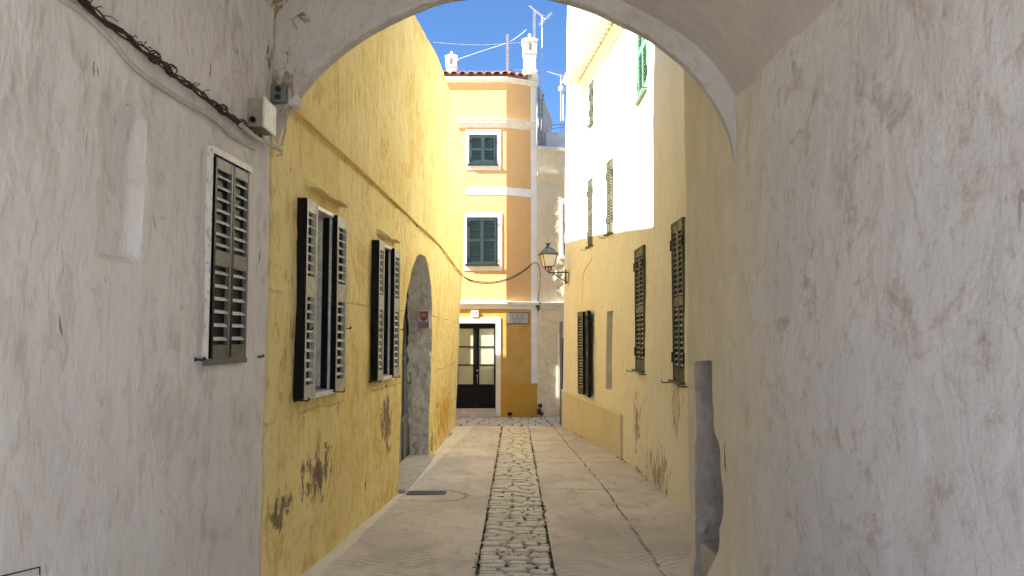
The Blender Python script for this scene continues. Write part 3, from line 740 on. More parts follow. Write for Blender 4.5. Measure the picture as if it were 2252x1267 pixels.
# doorway
b = MB()
def dx(y): return XL(y, 0) - .30
for k in range(13):
    y0_ = 8.75 + k * .26; x = XL(y0_, .5) - .335 - (.0 if k % 2 else .012)
    b.quad((x, y0_, -.5), (x, y0_ + .26, -.5), (x, y0_ + .26, 2.9), (x, y0_, 2.9))
b.bb(-1.72, -1.64, 8.8, 12.2, -.5, 2.95)
for zz in (.4, 1.3, 2.1): b.bb(-1.70, -1.605, 8.9, 11.9, zz, zz + .07)
d_ = b.build('door', M['metal'], yh)
b = MB(); b.tube([(-1.56, 11.2, .95), (-1.53, 11.2, .95), (-1.53, 11.2, 1.1), (-1.56, 11.2, 1.1)], .01, 8); b.build('handle', M['iron'], d_, smooth=50)
b = MB()
i0 = [(-1.66, 8.88), (-1.27, 8.90), (-1.25, 9.6), (-1.235, 10.5), (-1.235, 11.66), (-1.66, 11.66)]
n0 = len(i0)
for zz in (-.5, -.155):
    for x, y in i0: b.v.append(Vector((x, y, zz + (gz(y) + .2) * .6)))
b.f.append(tuple(range(n0, 2 * n0))); b.mi.append(0)
for k in range(n0): b.f.append((k, (k + 1) % n0, n0 + (k + 1) % n0, n0 + k)); b.mi.append(0)
b.build('doorstep', M['stone'], yh, bevel=.012)

# ------------------------------------------------------------ cream house
ch = thing('cream_house', 'long cream limewashed house, sunlit white above, on the right of the lane', 'house', (1.9, 11, -.24))
def RW(u, v): return (XR(u, v), u, v)
Wd = [  # y0,y1,z0,z1
    ('R1', 7.86, 8.36, 1.17, 2.93), ('R2', 10.02, 10.66, 1.19, 2.90), ('G', 9.92, 10.60, 5.05, 6.5),
    ('U1', 13.98, 14.40, 3.40, 4.70), ('U2', 12.46, 12.86, 3.43, 4.70), ('T1', 14.05, 14.37, 5.80, 6.62)]
holes = [(rect(y0, y1, z0, z1), .12, 1, 2) for _, y0, y1, z0, z1 in Wd]
holes += [(rect(14.13, 14.40, .55, 2.12), .16, 1, 2), (rect(12.42, 12.87, .75, 2.09), .24, 1, 2), (rect(12.46, 12.74, 5.88, 6.6), .14, 1, 3)]
dc0 = rough_disp(.020, .004, .0022, .8, 31)
def dc(u, v, p):
    d = dc0(u, v, p)
    k = sm((1.6 - v) / 1.2) * sm((11.7 - u) / .3)
    d += k * (.008 * noise.noise(Vector((u * 9, v * 9, 2))) + .004 * noise.noise(Vector((u * 19, v * 19, 2))))
    return d
surf_wall('wall', [M['cream'], M['cream'], M['black'], M['greywall']], RW, (-1, 0, 0), spans(5.3, 15.08, .045), spans(-.7, 7.0, .05), ch, holes, dc, 3.5, 'cream wall, sunlit above and peeling near its foot')
surf_wall('wall', [M['cream'], M['cream'], M['greywall']], RW, (-1, 0, 0), spans(15.08, 17.0, .06), spans(-.8, 10.2, .08), ch, [(rect(15.68, 16.05, 6.87, 7.25), .12, 1, 2)], dc, 3.5, 'taller far end of the cream wall')
# near face of the taller block above the roof
b = MB(); b.bb(1.47, 4.9, 15.02, 15.075, 6.95, 10.2); b.build('gable_wall', M['tower'], ch)
# plinth (painted dado) with its pale top line
b = MB(); us = spans(11.66, 17.02, .1)
for y0_, y1_ in zip(us, us[1:]):
    def q(y, z, o=.022): return (XR(y, z) - o + .012 * noise.noise(Vector((y * .9, z, 31))), y, z)
    b.quad(q(y0_, -.7), q(y0_, .42), q(y1_, .42), q(y1_, -.7)); b.quad(q(y0_, .42), q(y0_, .425, -.03), q(y1_, .425, -.03), q(y1_, .42))
b.quad((XR(11.66, 0) - .022, 11.66, -.7), (XR(11.66, 0) + .05, 11.66, -.7), (XR(11.66, 0) + .05, 11.66, .42), (XR(11.66, 0) - .022, 11.66, .42))
b.quad(q(17.02, -.7), q(17.02, .42), (XR(17, 0) + .05, 17.02, .42), (XR(17, 0) + .05, 17.02, -.7))
b.build('plinth', M['dado'], ch, smooth=30)
b = MB()
for y0_, y1_ in zip(us, us[1:]):
    xa, xb = XR(y0_, .4) - .02, XR(y1_, .4) - .02; b.box(((xa + xb) / 2, (y0_ + y1_) / 2, .435), (.012, (y1_ - y0_) / 2 + .006, .014), Y=Vector((xb - xa, y1_ - y0_, 0)).normalized())
b.build('plinth_edge', M['cream'], ch)

def window_R(y0, y1, z0, z1, mats, pitch=.06, proud=.02, bracket=True, leaves=2, mid=.5, rails=(.10, .10, .14)):
    xm = lambda y: XR(y, (z0 + z1) / 2)
    b = MB(); A = Vector((xm(y1) - xm(y0), y1 - y0, 0)).normalized(); O = Vector((-A.y, A.x, 0))
    def st(a, c, za, zb, o0, o1, m=0):
        pa = Vector((xm(a), a, 0)); pc = Vector((xm(c), c, 0)); ce = (pa + pc) / 2 + O * (o0 + o1) / 2 + Vector((0, 0, (za + zb) / 2))
        b.box(ce, ((c - a) / 2, (o1 - o0) / 2, (zb - za) / 2), A, O, (0, 0, 1))
    t = .025
    st(y0, y0 + t, z0, z1, -.06, proud); st(y1 - t, y1, z0, z1, -.06, proud); st(y0 + t, y1 - t, z1 - t, z1, -.06, proud - .002)
    st(y0 - .03, y1 + .03, z0 - .03, z0, -.03, .07)
    fr = b.build('window', mats[0], ch, bevel=.002)
    w = (y1 - y0 - 2 * t) / 2 - .004
    for a in (y0 + t, (y0 + y1) / 2 + .004):
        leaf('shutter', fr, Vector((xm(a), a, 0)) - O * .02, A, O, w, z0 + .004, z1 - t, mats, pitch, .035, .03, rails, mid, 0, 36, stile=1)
    if bracket:
        for yy in (y0 - .13, y1 + .13):
            b = MB(); x = xm(yy); b.tube([(x + .02, yy, z0 - .04), (x - .11, yy, z0 - .04), (x - .12, yy, z0 - .015)], .007, 6); b.build('bracket', M['iron'], fr, smooth=50)
    for zz in (z0 + .25, z1 - .25):
        for yy in (y0 - .004, y1 + .004):
            b = MB(); x = xm(yy); b.box((x - .02, yy, zz), (.012, .012, .06)); b.build('hinge', M['iron'], fr)
    return fr
lab = {'R1': 'tall closed shutters nearest the pier', 'R2': 'closed shutters above the peeling patch', 'G': 'bright green shutters high on the sunlit wall',
       'U1': 'farther upper-floor shutters', 'U2': 'nearer upper-floor shutters', 'T1': 'small shutters just under the eave'}
for nme, y0, y1, z0, z1 in Wd:
    ms = [M['olive'], M['blackpaint'], M['slatolive']] if nme != 'G' else [M['green'], M['green'], M['green']]
    w_ = window_R(y0, y1, z0, z1, ms, .062 if nme in ('R1', 'R2') else .055); w_['label'] = lab[nme]
# ground floor window with shutters folded back
b = MB(); xm = lambda y: XR(y, 1.3)
A = Vector((xm(14.4) - xm(14.1), .3, 0)).normalized(); O = Vector((-A.y, A.x, 0))
for (yy, hw) in ((14.12, .012), (14.41, .012)): b.box((xm(yy) - .01, yy, 1.335), (.03, hw, .79))
b.box((xm(14.26) - .01, 14.265, 2.13), (.03, .16, .015)); b.box((xm(14.26) - .02, 14.265, .54), (.045, .17, .015))
fr = b.build('window', M['olive'], ch); fr['label'] = 'street level window with dark shutters folded open'
h0 = Vector((xm(14.11), 14.11, 0)) + O * .03; h1 = Vector((xm(14.42), 14.42, 0)) + O * .03
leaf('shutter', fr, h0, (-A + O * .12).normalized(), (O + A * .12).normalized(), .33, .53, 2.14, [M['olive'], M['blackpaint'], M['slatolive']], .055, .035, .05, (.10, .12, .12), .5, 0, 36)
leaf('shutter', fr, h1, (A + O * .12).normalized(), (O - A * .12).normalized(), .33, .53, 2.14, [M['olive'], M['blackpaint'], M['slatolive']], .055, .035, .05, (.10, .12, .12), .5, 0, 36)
hook(fr, (xm(14.8), 14.82, .95), (-1, 0, 0), .1)
# narrow bare window: pane + dark wooden rod
b = MB(); x = XR(12.5, 1.4); b.bb(x + .14, x + .17, 12.42, 12.88, .76, 2.08); wf = b.build('window', M['black'], ch); wf['label'] = 'narrow bare window without shutters'
b = MB(); b.bb(x + .10, x + .139, 12.425, 12.47, .77, 2.07); b.bb(x + .09, x + .139, 12.47, 12.52, 1.55, 1.60); b.build('frame', M['brown'], wf)
# eave of barrel tiles, painted white, plus roof
def eave():
    b = MB(); r = MB(); ys_ = []; y = 8.8
    while y < 15.0: ys_.append(y); y += .20
    for k, y in enumerate(ys_):
        xw = XR(y + .1, 6.8); xn = XR(y + .3, 6.8); D = Vector((-1, 0, -.10)).normalized(); 
        for (r0, up, y_, m) in ((.085, -1, y + .1, 0), (.075, 1, y + .2, 1)):
            pts = []
            xw = XR(y_, 6.8)
            for t in (0, 1):
                p = Vector((xw + .15 - .53 * t, y_, 7.0 - .035 * t if up < 0 else 7.035 - .035 * t)); ring = []
                for j in range(9):
                    a = math.pi * j / 8; ring.append(p + Vector((0, math.cos(a) * r0, math.sin(a) * r0 * up * .8)))
                pts.append(ring)
            i0 = len(b.v); b.v += pts[0] + pts[1]
            for t in (0, 1):
                pass
            inn = [[q + Vector((0, (p0y - q.y) * .18, -.012 * up * 1.0)) for q in ring] for ring, p0y in ((pts[0], y_), (pts[1], y_))]
            i1 = len(b.v); b.v += inn[0] + inn[1]
            for j in range(8):
                b.f.append((i0 + j, i0 + j + 1, i0 + 10 + j, i0 + 9 + j)); b.mi.append(0)
                b.f.append((i1 + j + 1, i1 + j, i1 + 9 + j, i1 + 10 + j)); b.mi.append(0)
                b.f.append((i0 + 9 + j, i0 + 10 + j, i1 + 10 + j, i1 + 9 + j)); b.mi.append(0)
    return b
eo = eave().build('eave_tiles', M['tower'], ch, smooth=50)
b = MB(); us = spans(8.7, 15.02, .2)
for a, c in zip(us, us[1:]):
    xa, xc = XR(a, 6.9), XR(c, 6.9)
    b.quad((xa - .37, a, 7.03), (xc - .37, c, 7.03), (xc + 3.2, c, 8.0), (xa + 3.2, a, 8.0))
    b.quad((xa - .30, a, 6.985), (xa - .03, a, 7.0), (xc - .03, c, 7.0), (xc - .30, c, 6.985))
b.build('roof', M['tile'], ch)
b = MB()
for a, c in zip(us, us[1:]):
    xa, xc = XR(a, 6.85), XR(c, 6.85)
    b.quad((xa - .03, a, 6.72), (xa - .10, a, 6.90), (xc - .10, c, 6.90), (xc - .03, c, 6.72)); b.quad((xa - .10, a, 6.90), (xa + .1, a, 6.93), (xc + .1, c, 6.93), (xc - .10, c, 6.90)); b.quad((xa - .03, a, 6.72), (xc - .03, c, 6.72), (xc + .05, c, 6.70), (xa + .05, a, 6.70))
b.build('cornice', M['cream'], ch, smooth=30)

# ------------------------------------------------------------ corner house at the end of the lane
oh = thing('corner_house', 'ochre and cream rendered corner house with white bands closing the lane', 'house', (-1, 20, -.43))
FY = 19.2; cx0 = -.15
A1 = Vector((math.cos(R(25)), math.sin(R(25)), 0)); N1 = Vector((A1.y, -A1.x, 0))
B0 = Vector((cx0, FY, 0)); CL = .72; B1 = B0 + A1 * CL; PLW = .17; B2 = B1 + A1 * PLW
A2 = Vector((math.cos(R(14)), math.sin(R(14)), 0)); N2 = Vector((A2.y, -A2.x, 0))
surf_wall('wall', [M['orange'], M['white'], M['black']], lambda u, v: (u, FY, v), (0, -1, 0), spans(-6, -2, .5)[:-1] + spans(-2, cx0, .07), spans(-.8, 8.5, .07), oh,
          [(rect(-1.45, -.42, -.22, 1.99), .16, 1, 2)], rough_disp(.006, .002, .001, 1, 41), 2.0, 'sunlit front with the black door')
surf_wall('wall', [M['orange']], lambda u, v: tuple(B0 + A1 * u + Vector((0, 0, v))), N1, spans(0, CL, .06), spans(-.8, 8.5, .06), oh, [], 
          lambda u, v, p: .006 * noise.noise(p * 1.4) + (.010 * noise.noise(Vector((p.x * 4, p.y * 4, p.z * 7))) if .9 < v < 2.1 else .002 * noise.noise(p * 5)), 1.8, 'angled shaded face')
surf_wall('corner_strip', [M['white']], lambda u, v: tuple(B1 + A1 * u + Vector((0, 0, v))), N1, spans(0, PLW, .03), spans(.43, 8.45, .06), oh, [], lambda u, v, p: .010 + .004 * noise.noise(p * 6), 1.5)
surf_wall('corner_foot', [M['orange_dado']], lambda u, v: tuple(B1 + A1 * u + Vector((0, 0, v))), N1, spans(0, PLW, .06), spans(-.8, .43, .1), oh, [], lambda u, v, p: .012, 1.5)
def sweep(name, mat, path, prof, parent, smooth=None):
    """moulding swept along a plan path; prof = (outward, z)"""
    b = MB(); P = [Vector((p[0], p[1], 0)) for p in path]; ns = []
    for k in range(len(P)):
        d0 = (P[k] - P[k - 1]).normalized() if k else None; d1 = (P[k + 1] - P[k]).normalized() if k < len(P) - 1 else None
        if d0 is None: d0 = d1
        if d1 is None: d1 = d0
        n0 = Vector((d0.y, -d0.x, 0)); n1 = Vector((d1.y, -d1.x, 0)); m = (n0 + n1).normalized(); ns.append(m / max(.3, m.dot(n0)))
    ids = []
    for p, n in zip(P, ns):
        row = []
        for o, z in prof: row.append(len(b.v)); b.v.append(p + n * o + Vector((0, 0, z)))
        ids.append(row)
    for a, c in zip(ids, ids[1:]):
        for j in range(len(prof) - 1): b.f.append((a[j], c[j], c[j + 1], a[j + 1])); b.mi.append(0)
    b.f.append(tuple(ids[0])); b.mi.append(0); b.f.append(tuple(reversed(ids[-1]))); b.mi.append(0)
    return b.build(name, mat, parent, smooth=smooth)
PA = [(-6, FY), (cx0, FY), tuple(B1 + A1 * PLW)[:2]]
PS = [(-6, FY), (cx0, FY), tuple(B1)[:2]]
sweep('cornice', M['trim'], PS + [tuple(B1 + A1 * .04)[:2]], [(-.02, 7.15), (.03, 7.15), (.035, 7.19), (.06, 7.21), (.065, 7.24), (.10, 7.27), (.105, 7.33), (.125, 7.34), (.125, 7.365), (-.02, 7.37)], oh)
sweep('white_band', M['white'], PS, [(-.02, 5.36), (.013, 5.36), (.013, 5.57), (-.02, 5.57)], oh)
sweep('eave', M['trim'], PA, [(-.1, 8.36), (.06, 8.36), (.07, 8.40), (.12, 8.43), (.13, 8.49), (-.1, 8.52)], oh)
sweep('string_course', M['white'], PA, [(-.02, 2.37), (.03, 2.37), (.035, 2.42), (.05, 2.44), (.085, 2.47), (.09, 2.50), (.11, 2.505), (.11, 2.56), (-.02, 2.58)], oh)
sweep('plinth', M['orange_dado'], [(-.285, FY), (cx0, FY), tuple(B1)[:2]], [(-.02, -.8), (.016, -.8), (.016, .43), (-.02, .435)], oh)
b = MB(); p = B0 + A1 * .02; 
# door surround and door
b.bb(-.42, -.29, FY - .022, FY + .01, -.4, 2.15); b.bb(-1.6, -.42, FY - .022, FY + .01, 2.0, 2.15); b.bb(-1.6, -1.45, FY - .022, FY + .01, -.4, 2.0)
b.build('door_frame', M['white'], oh, bevel=.004)
b = MB(); YD = FY + .10
dm = -.93                      # meeting stile
def dbx(x0, x1, z0, z1, y0=YD, y1=YD + .05): b.bb(x0, x1, y0, y1, z0, z1)
zt = [1.88, 1.40, .93, .46]
dbx(-1.44, -.425, -.20, .42); dbx(-1.44, -.425, 1.86, 1.985); dbx(dm - .08, dm + .08, .42, 1.86); dbx(-.47, -.425, .42, 1.86); dbx(-1.44, -1.395, .42, 1.86)
for z in (.90, 1.37): dbx(-1.395, dm - .08, z, z + .035, YD + .002); dbx(dm + .08, -.47, z, z + .035, YD + .002)
dbx(-1.30, dm - .12, -.08, .30, YD - .012, YD); dbx(dm + .12, -.52, -.08, .30, YD - .012, YD); dbx(dm - .012, dm + .012, -.2, 1.98, YD - .02, YD)
dd = b.build('door', M['blackpaint'], oh, bevel=.004)
for x0, x1 in ((-1.395, dm - .08), (dm + .08, -.47)):
    for z0, z1 in ((.42, .90), (.935, 1.37), (1.405, 1.86)):
        b = MB(); b.bb(x0, x1, YD + .02, YD + .03, z0, z1); b.build('glass_pane', M['glass'], dd)
b = MB(); x = dm + .03; b.lathe((x, YD - .02, .78), [(.004, -.02), (.018, -.015), (.022, 0), (.018, .015), (.004, .02)], 10); b.tube([(x, YD, .66), (x, YD - .05, .64), (x, YD - .05, .47), (x, YD, .45)], .012, 8); b.build('handle', M['aluminium'], dd, smooth=50)
b = MB(); b.bb(-1.45, -.42, FY - .04, FY + .12, -.29, -.20); b.bb(-1.5, -.40, FY - .12, FY + .08, -.6, -.29); b.build('doorstep', M['stone'], oh, bevel=.01)

def window_F(x0, x1, z0, z1, fo, sections):
    """white surround, dark leaves, sill; fo = surround margins l,r,t,b"""
    b = MB(); l, r_, t, bt = fo; y0 = FY - .022; y1 = FY + .01
    b.bb(x0 - l, x0, y0, y1, z0 - bt, z1 + t); b.bb(x1, x1 + r_, y0, y1, z0 - bt, z1 + t); b.bb(x0, x1, y0, y1, z1, z1 + t); b.bb(x0, x1, y0, y1, z0 - bt, z0 - .02)
    fr = b.build('window', M['white'], oh, bevel=.003)
    b = MB(); b.bb(x0, x1, FY - .006, FY + .01, z0 - .02, z1); b.build('dark_opening', M['black'], fr)
    b = MB(); b.bb(x0, x0 + .03, FY - .03, FY, z0, z1); b.bb(x1 - .03, x1, FY - .03, FY, z0, z1); b.bb(x0 + .03, x1 - .03, FY - .03, FY, z1 - .04, z1); b.build('frame', M['darkgreen'], fr)
    b = MB(); b.bb(x0 - .04, x1 + .04, FY - .10, FY, z0 - .045, z0 - .003); b.build('sill', M['darkgreen'], fr, bevel=.004)
    w = (x1 - x0 - .06) / 2 - .003; mats = [M['teal'], M['darkgreen'], M['teal']]
    for a in (x0 + .03, (x0 + x1) / 2 + .003):
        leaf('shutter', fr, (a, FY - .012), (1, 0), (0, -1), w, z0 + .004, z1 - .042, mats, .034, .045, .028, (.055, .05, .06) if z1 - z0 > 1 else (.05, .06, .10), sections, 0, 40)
    for zz in (z0 + .12, z1 - .16):
        for xx in (x0 + .02, x1 - .02): b = MB(); b.bb(xx - .008, xx + .008, FY - .055, FY - .03, zz - .05, zz + .05); b.build('hinge', M['blackpaint'], fr)
    # folded apron under the sill
    b = MB(); b.quad((x0 - .05, FY - .03, z0 - .05), (x1 + .05, FY - .03, z0 - .05), (x1 - .02, FY - .026, z0 - .13), (x0 + .04, FY - .026, z0 - .13)); b.build('apron', M['white'], fr)
    return fr
a = window_F(-1.13, -.40, 6.18, 6.96, (.10, .11, .14, .16), .52); a['label'] = 'small upper window with closed dark shutters'
a = window_F(-1.18, -.38, 3.54, 4.77, (.08, .12, .12, .17), .52); a['label'] = 'larger lower window with closed dark shutters'
# roof: tile ends over the eave
b = MB(); x = -4.0
def tile_at(p, A_, N_):
    i0 = len(b.v)
    for t in (0, 1):
        o = p + N_ * (.16 - 1.4 * t) + Vector((0, 0, .03 + .45 * t))
        for k in (1, .78):
            for j in range(9):
                an_ = math.pi * j / 8; b.v.append(o + A_ * math.cos(an_) * .105 * k + Vector((0, 0, math.sin(an_) * .085 * k)))
    for j in range(8):
        b.f.append((i0 + j, i0 + j + 1, i0 + 18 + j + 1, i0 + 18 + j)); b.mi.append(0)
        b.f.append((i0 + j + 9, i0 + j, i0 + j + 1, i0 + j + 10)[::-1]); b.mi.append(0)
while x < -.05: tile_at(Vector((x, FY, 8.52)), Vector((1, 0, 0)), Vector((0, -1, 0))); x += .225
s_ = .12
while s_ < .62: tile_at(B0 + A1 * s_ + Vector((0, 0, 8.52)), A1, N1); s_ += .225
rf = b.build('roof_tiles', M['tile'], oh, smooth=50)
b = MB(); b.quad((-6, FY - .10, 8.525), (cx0, FY - .10, 8.525), (cx0, FY + 1.9, 9.0), (-6, FY + 1.9, 9.0))
q0 = B0 + N1 * .10; q1 = B1 + N1 * .10; b.quad((cx0, q0.y, 8.525), (q1.x, q1.y, 8.525), (q1.x - .3, q1.y + 1.7, 9.0), (cx0, FY + 1.9, 9.0))
b.bb(-6, .45, FY + .3, FY + .42, 8.45, 8.74)
b.build('roof', M['pale'], oh)
b = MB(); b.box(tuple(B1 + A1 * .03 + N1 * -.1 + Vector((0, 0, 8.59))), (.15, .22, .085), A1, N1); b.build('roof_end_block', M['trim'], oh, bevel=.01)

def chimney(x, y, z0, s, name_lab):
    b = MB(); h = s
    b.bb(x - .19 * h, x + .19 * h, y - .19 * h, y + .19 * h, z0 - .6, z0 + .60 * h)
    b.bb(x - .23 * h, x + .23 * h, y - .23 * h, y + .23 * h, z0 + .0, z0 + .06 * h)
    b.box((x, y, z0 + .79 * h), (.225 * h, .225 * h, .20 * h), taper=.93)
    c = b.build('chimney', M['white'], oh, bevel=.012); c['label'] = name_lab
    b = MB(); b.bb(x - .05 * h, x + .05 * h, y - .228 * h, y - .2 * h, z0 + .68 * h, z0 + .90 * h); b.build('smoke_slot', M['greybox'], c); b = MB(); b.bb(x + .2 * h, x + .225 * h, y - .06 * h, y + .06 * h, z0 + .68 * h, z0 + .9 * h); b.build('smoke_slot', M['greybox'], c)
    b = MB(); b.box((x, y, z0 + 1.0 * h), (.25 * h, .25 * h, .02 * h)); b.box((x, y, z0 + 1.08 * h), (.23 * h, .23 * h, .06 * h), taper=.35)
    b.lathe((x, y, z0 + 1.13 * h), [(.05 * h, 0), (.045 * h, .03 * h), (.03 * h, .05 * h), (.05 * h, .09 * h), (.05 * h, .12 * h), (.02 * h, .15 * h)], 10); b.build('cap', M['white'], c)
chimney(.49, 20.0, 8.88, .90, 'larger white chimney at the right end of the roof')
chimney(-1.72, 20.6, 8.85, .72, 'small white chimney at the left end of the roof')
# rear wing seen past the corner
b = MB(); zz = FY + .9
pts = [(.72, 6.9), (.72, 8.5), (.80, 8.5), (1.10, 7.55), (1.0, 7.5), (1.0, 6.9)]
for (ya, yb) in ((20.2, 23),):
    i0 = len(b.v); b.v += [Vector((x * 1.03, ya, z)) for x, z in pts] + [Vector((x * 1.03, yb, z)) for x, z in pts]
    b.f.append(tuple(range(i0, i0 + 6))); b.mi.append(0); b.f.append(tuple(range(i0 + 11, i0 + 5, -1))); b.mi.append(0)
    for k in range(6): b.f.append((i0 + k, i0 + 6 + k, i0 + 6 + (k + 1) % 6, i0 + (k + 1) % 6)); b.mi.append(0)
b.build('rear_wing', M['greywall'], oh)

# ------------------------------------------------------------ neighbouring house
nh = thing('neighbour_house', 'rough cream rendered house with a parapet, right of the ochre corner', 'house', (2.2, 20.6, -.44))
B3 = B2 + N1 * .004
def NP(u, v): return tuple(B3 + A2 * u + Vector((0, 0, v)))
def dn(u, v, p):
    k = 1.0
    if 2.3 < v < 2.7 or v > 6.3: k = .25
    return k * (.026 * noise.noise(Vector((u * 4.5, v * 5.5, 1))) + .010 * noise.noise(Vector((u * 10, v * 11, 4))) + .02 * noise.noise(Vector((u * 1.5, v * 1.2, 8))))
surf_wall('wall', [M['rough'], M['white'], M['black']], NP, N2, spans(0, 1.2, .03)[:-1] + spans(1.2, 6, .25), spans(-.8, 6.7, .035), nh,
          [(rect(.66, 1.3, -.2, 1.62), .14, 1, 2), (rect(.74, 1.3, 3.83, 5.22), .14, 1, 2)], dn, 2.5)
pn = [tuple(B3)[:2], tuple(B3 + A2 * 6)[:2]]
sweep('string_course', M['trim'], pn, [(-.02, 2.38), (.05, 2.38), (.055, 2.46), (.09, 2.50), (.10, 2.56), (-.02, 2.58)], nh)
sweep('moulding', M['rough'], pn, [(-.02, 5.78), (.02, 5.78), (.03, 5.86), (.06, 5.92), (.09, 5.96), (.10, 6.02), (-.02, 6.05)], nh)
sweep('parapet_ledge', M['trim'], [tuple(B3 + A2 * .02)[:2], tuple(B3 + A2 * 6)[:2]], [(-.6, 6.64), (.05, 6.64), (.07, 6.66), (.07, 6.75), (-.6, 6.77)], nh)
b = MB(); c = B3 + A2 * 3 - N2 * .5; b.box((c.x + .28, c.y, 7.0), (2.9, .08, .27), A2, N2); b.build('parapet', M['greywall'], nh, bevel=.02)
def nbox(b, u0, u1, z0, z1, o0, o1): 
    c = B3 + A2 * (u0 + u1) / 2 + N2 * (o0 + o1) / 2; b.box((c.x, c.y, (z0 + z1) / 2), ((u1 - u0) / 2, (o1 - o0) / 2, (z1 - z0) / 2), A2, N2)
b = MB(); nbox(b, .555, .66, -.25, 1.73, -.02, .025); nbox(b, .66, 1.42, 1.62, 1.73, -.02, .025); nbox(b, 1.30, 1.42, -.25, 1.62, -.02, .025); b.build('door_frame', M['white'], nh, bevel=.004)
b = MB(); nbox(b, .67, 1.29, -.2, 1.61, -.12, -.08); nd = b.build('door', M['blackpaint'], nh)
b = MB(); nbox(b, .80, 1.2, 1.18, 1.5, -.08, -.072); b.build('glass_pane', M['greybox'], nd)
b = MB(); nbox(b, .60, 1.36, -.6, -.2, -.1, .06); b.build('doorstep', M['stone'], nh, bevel=.01)
b = MB(); nbox(b, .66, .74, 3.74, 5.3, -.02, .03); nbox(b, .74, 1.3, 5.22, 5.3, -.02, .03); nbox(b, .62, 1.4, 3.72, 3.80, -.02, .07); wf = b.build('window', M['white'], nh, bevel=.004)
b = MB(); nbox(b, .745, .79, 3.84, 5.21, -.06, .02); nbox(b, .79, 1.3, 3.84, 5.21, -.09, -.06); b.build('shutter', M['darkgreen'], wf)
b = MB(); b.box((1.04, 20.25, 7.25), (.04, .04, .6)); b.build('parapet_post', M['white'], nh)

# ------------------------------------------------------------ signs
b = MB(); b.bb(-1.06, -.87, FY - .045, FY - .03 + .04, 2.155, 2.325); plate = b.build('house_number', M['white'], loc=(-.96, FY, 2.15), bevel=.006)
tag(plate, 'small white number plate reading 17 above the black door', 'house number')
def text(s_, size, parent, loc, rot, mat, name='lettering', ext=.002):
    cu = bpy.data.curves.new(name, 'FONT'); cu.body = s_; cu.size = size; cu.align_x = 'CENTER'; cu.align_y = 'CENTER'; cu.extrude = ext; cu.space_character = 1.05
    t = bpy.data.objects.new('tmp', cu); COL.objects.link(t)
    bpy.context.view_layer.update(); dg = bpy.context.evaluated_depsgraph_get()
    me = bpy.data.meshes.new_from_object(t.evaluated_get(dg)); me.name = name
    bpy.data.objects.remove(t); me.materials.clear(); me.materials.append(mat)
    for p in me.polygons: p.material_index = 0
    o = bpy.data.objects.new(name, me); COL.objects.link(o)
    if parent: o.parent = parent
    o.location = Vector(loc) - (wloc(parent) if parent else Vector((0, 0, 0))); o.rotation_euler = rot; return o
text('17', .13, plate, (-.965, FY - .047, 2.235), (R(90), 0, 0), M['blackpaint'], ext=.002)
pc = B0 + A1 * .33 + N1 * .02
b = MB(); b.box((pc.x, pc.y, 2.135), (.31, .014, .155), A1, N1); pl = b.build('street_plaque', M['brown'], loc=(pc.x, pc.y, 1.98), bevel=.004)
tag(pl, 'worn grey street name plaque on the shaded corner face', 'sign')
b = MB(); pf = pc + N1 * .016; b.box((pf.x, pf.y, 2.135), (.285, .006, .132), A1, N1); b.build('plaque_face', M['plaque'], pl)
pf = pc + N1 * .0225
for s_, z, sz in (('Cº DE LES', 2.205, .085), ('MORERES', 2.12, .08), ('C. BAIX', 2.045, .07)):
    if z == 2.205: s_ = "C' DE LES"
    text(s_, sz, pl, (pf.x, pf.y, z), (R(90), 0, R(25)), M['letter'], ext=.001)
# little shield sign on the doorway reveal (faces the passage)
sy = 11.28
def sx(z): return XL(11.5, z) - .13
b = MB(); x0, x1 = -1.405, -1.205
sxc = -1.325; SY = 11.12
b = MB(); b.bb(sxc - .085, sxc + .085, SY - .012, SY + .2, 1.775, 2.055); sg = b.build('door_sign', M['signwhite'], loc=(sxc, SY, 1.775))
tag(sg, 'small cream sign with faded red shield inside the arched doorway', 'sign')
b = MB(); o = [(-.065, 2.030), (.065, 2.030), (.065, 1.965), (.055, 1.925), (.03, 1.895), (0, 1.880), (-.03, 1.895), (-.055, 1.925), (-.065, 1.965)]
i0 = 0; b.v += [Vector((sxc + p, SY - .0165, z)) for p, z in o] + [Vector((sxc + p, SY - .011, z)) for p, z in o]
b.f.append(tuple(range(len(o)))); b.mi.append(0)
for k in range(len(o)): b.f.append((k, (k + 1) % len(o), len(o) + (k + 1) % len(o), len(o) + k)); b.mi.append(0)
b.build('shield', M['signred'], sg)
b = MB(); b.bb(sxc - .075, sxc + .075, SY - .016, SY - .011, 1.783, 1.870); b.build('text_panel', M['signpurple'], sg)
b = MB()
for k, z in enumerate((1.853, 1.827, 1.802)):
    x = sxc - .066
    while x < sxc + .05: w = random.uniform(.014, .03); b.bb(x, x + w, SY - .018, SY - .0155, z - .005, z + .005); x += w + .007
for z in (1.985, 1.960): b.bb(sxc - .045, sxc + .04, SY - .0185, SY - .016, z - .007, z + .004)
b.build('lettering', M['signtext'], sg)

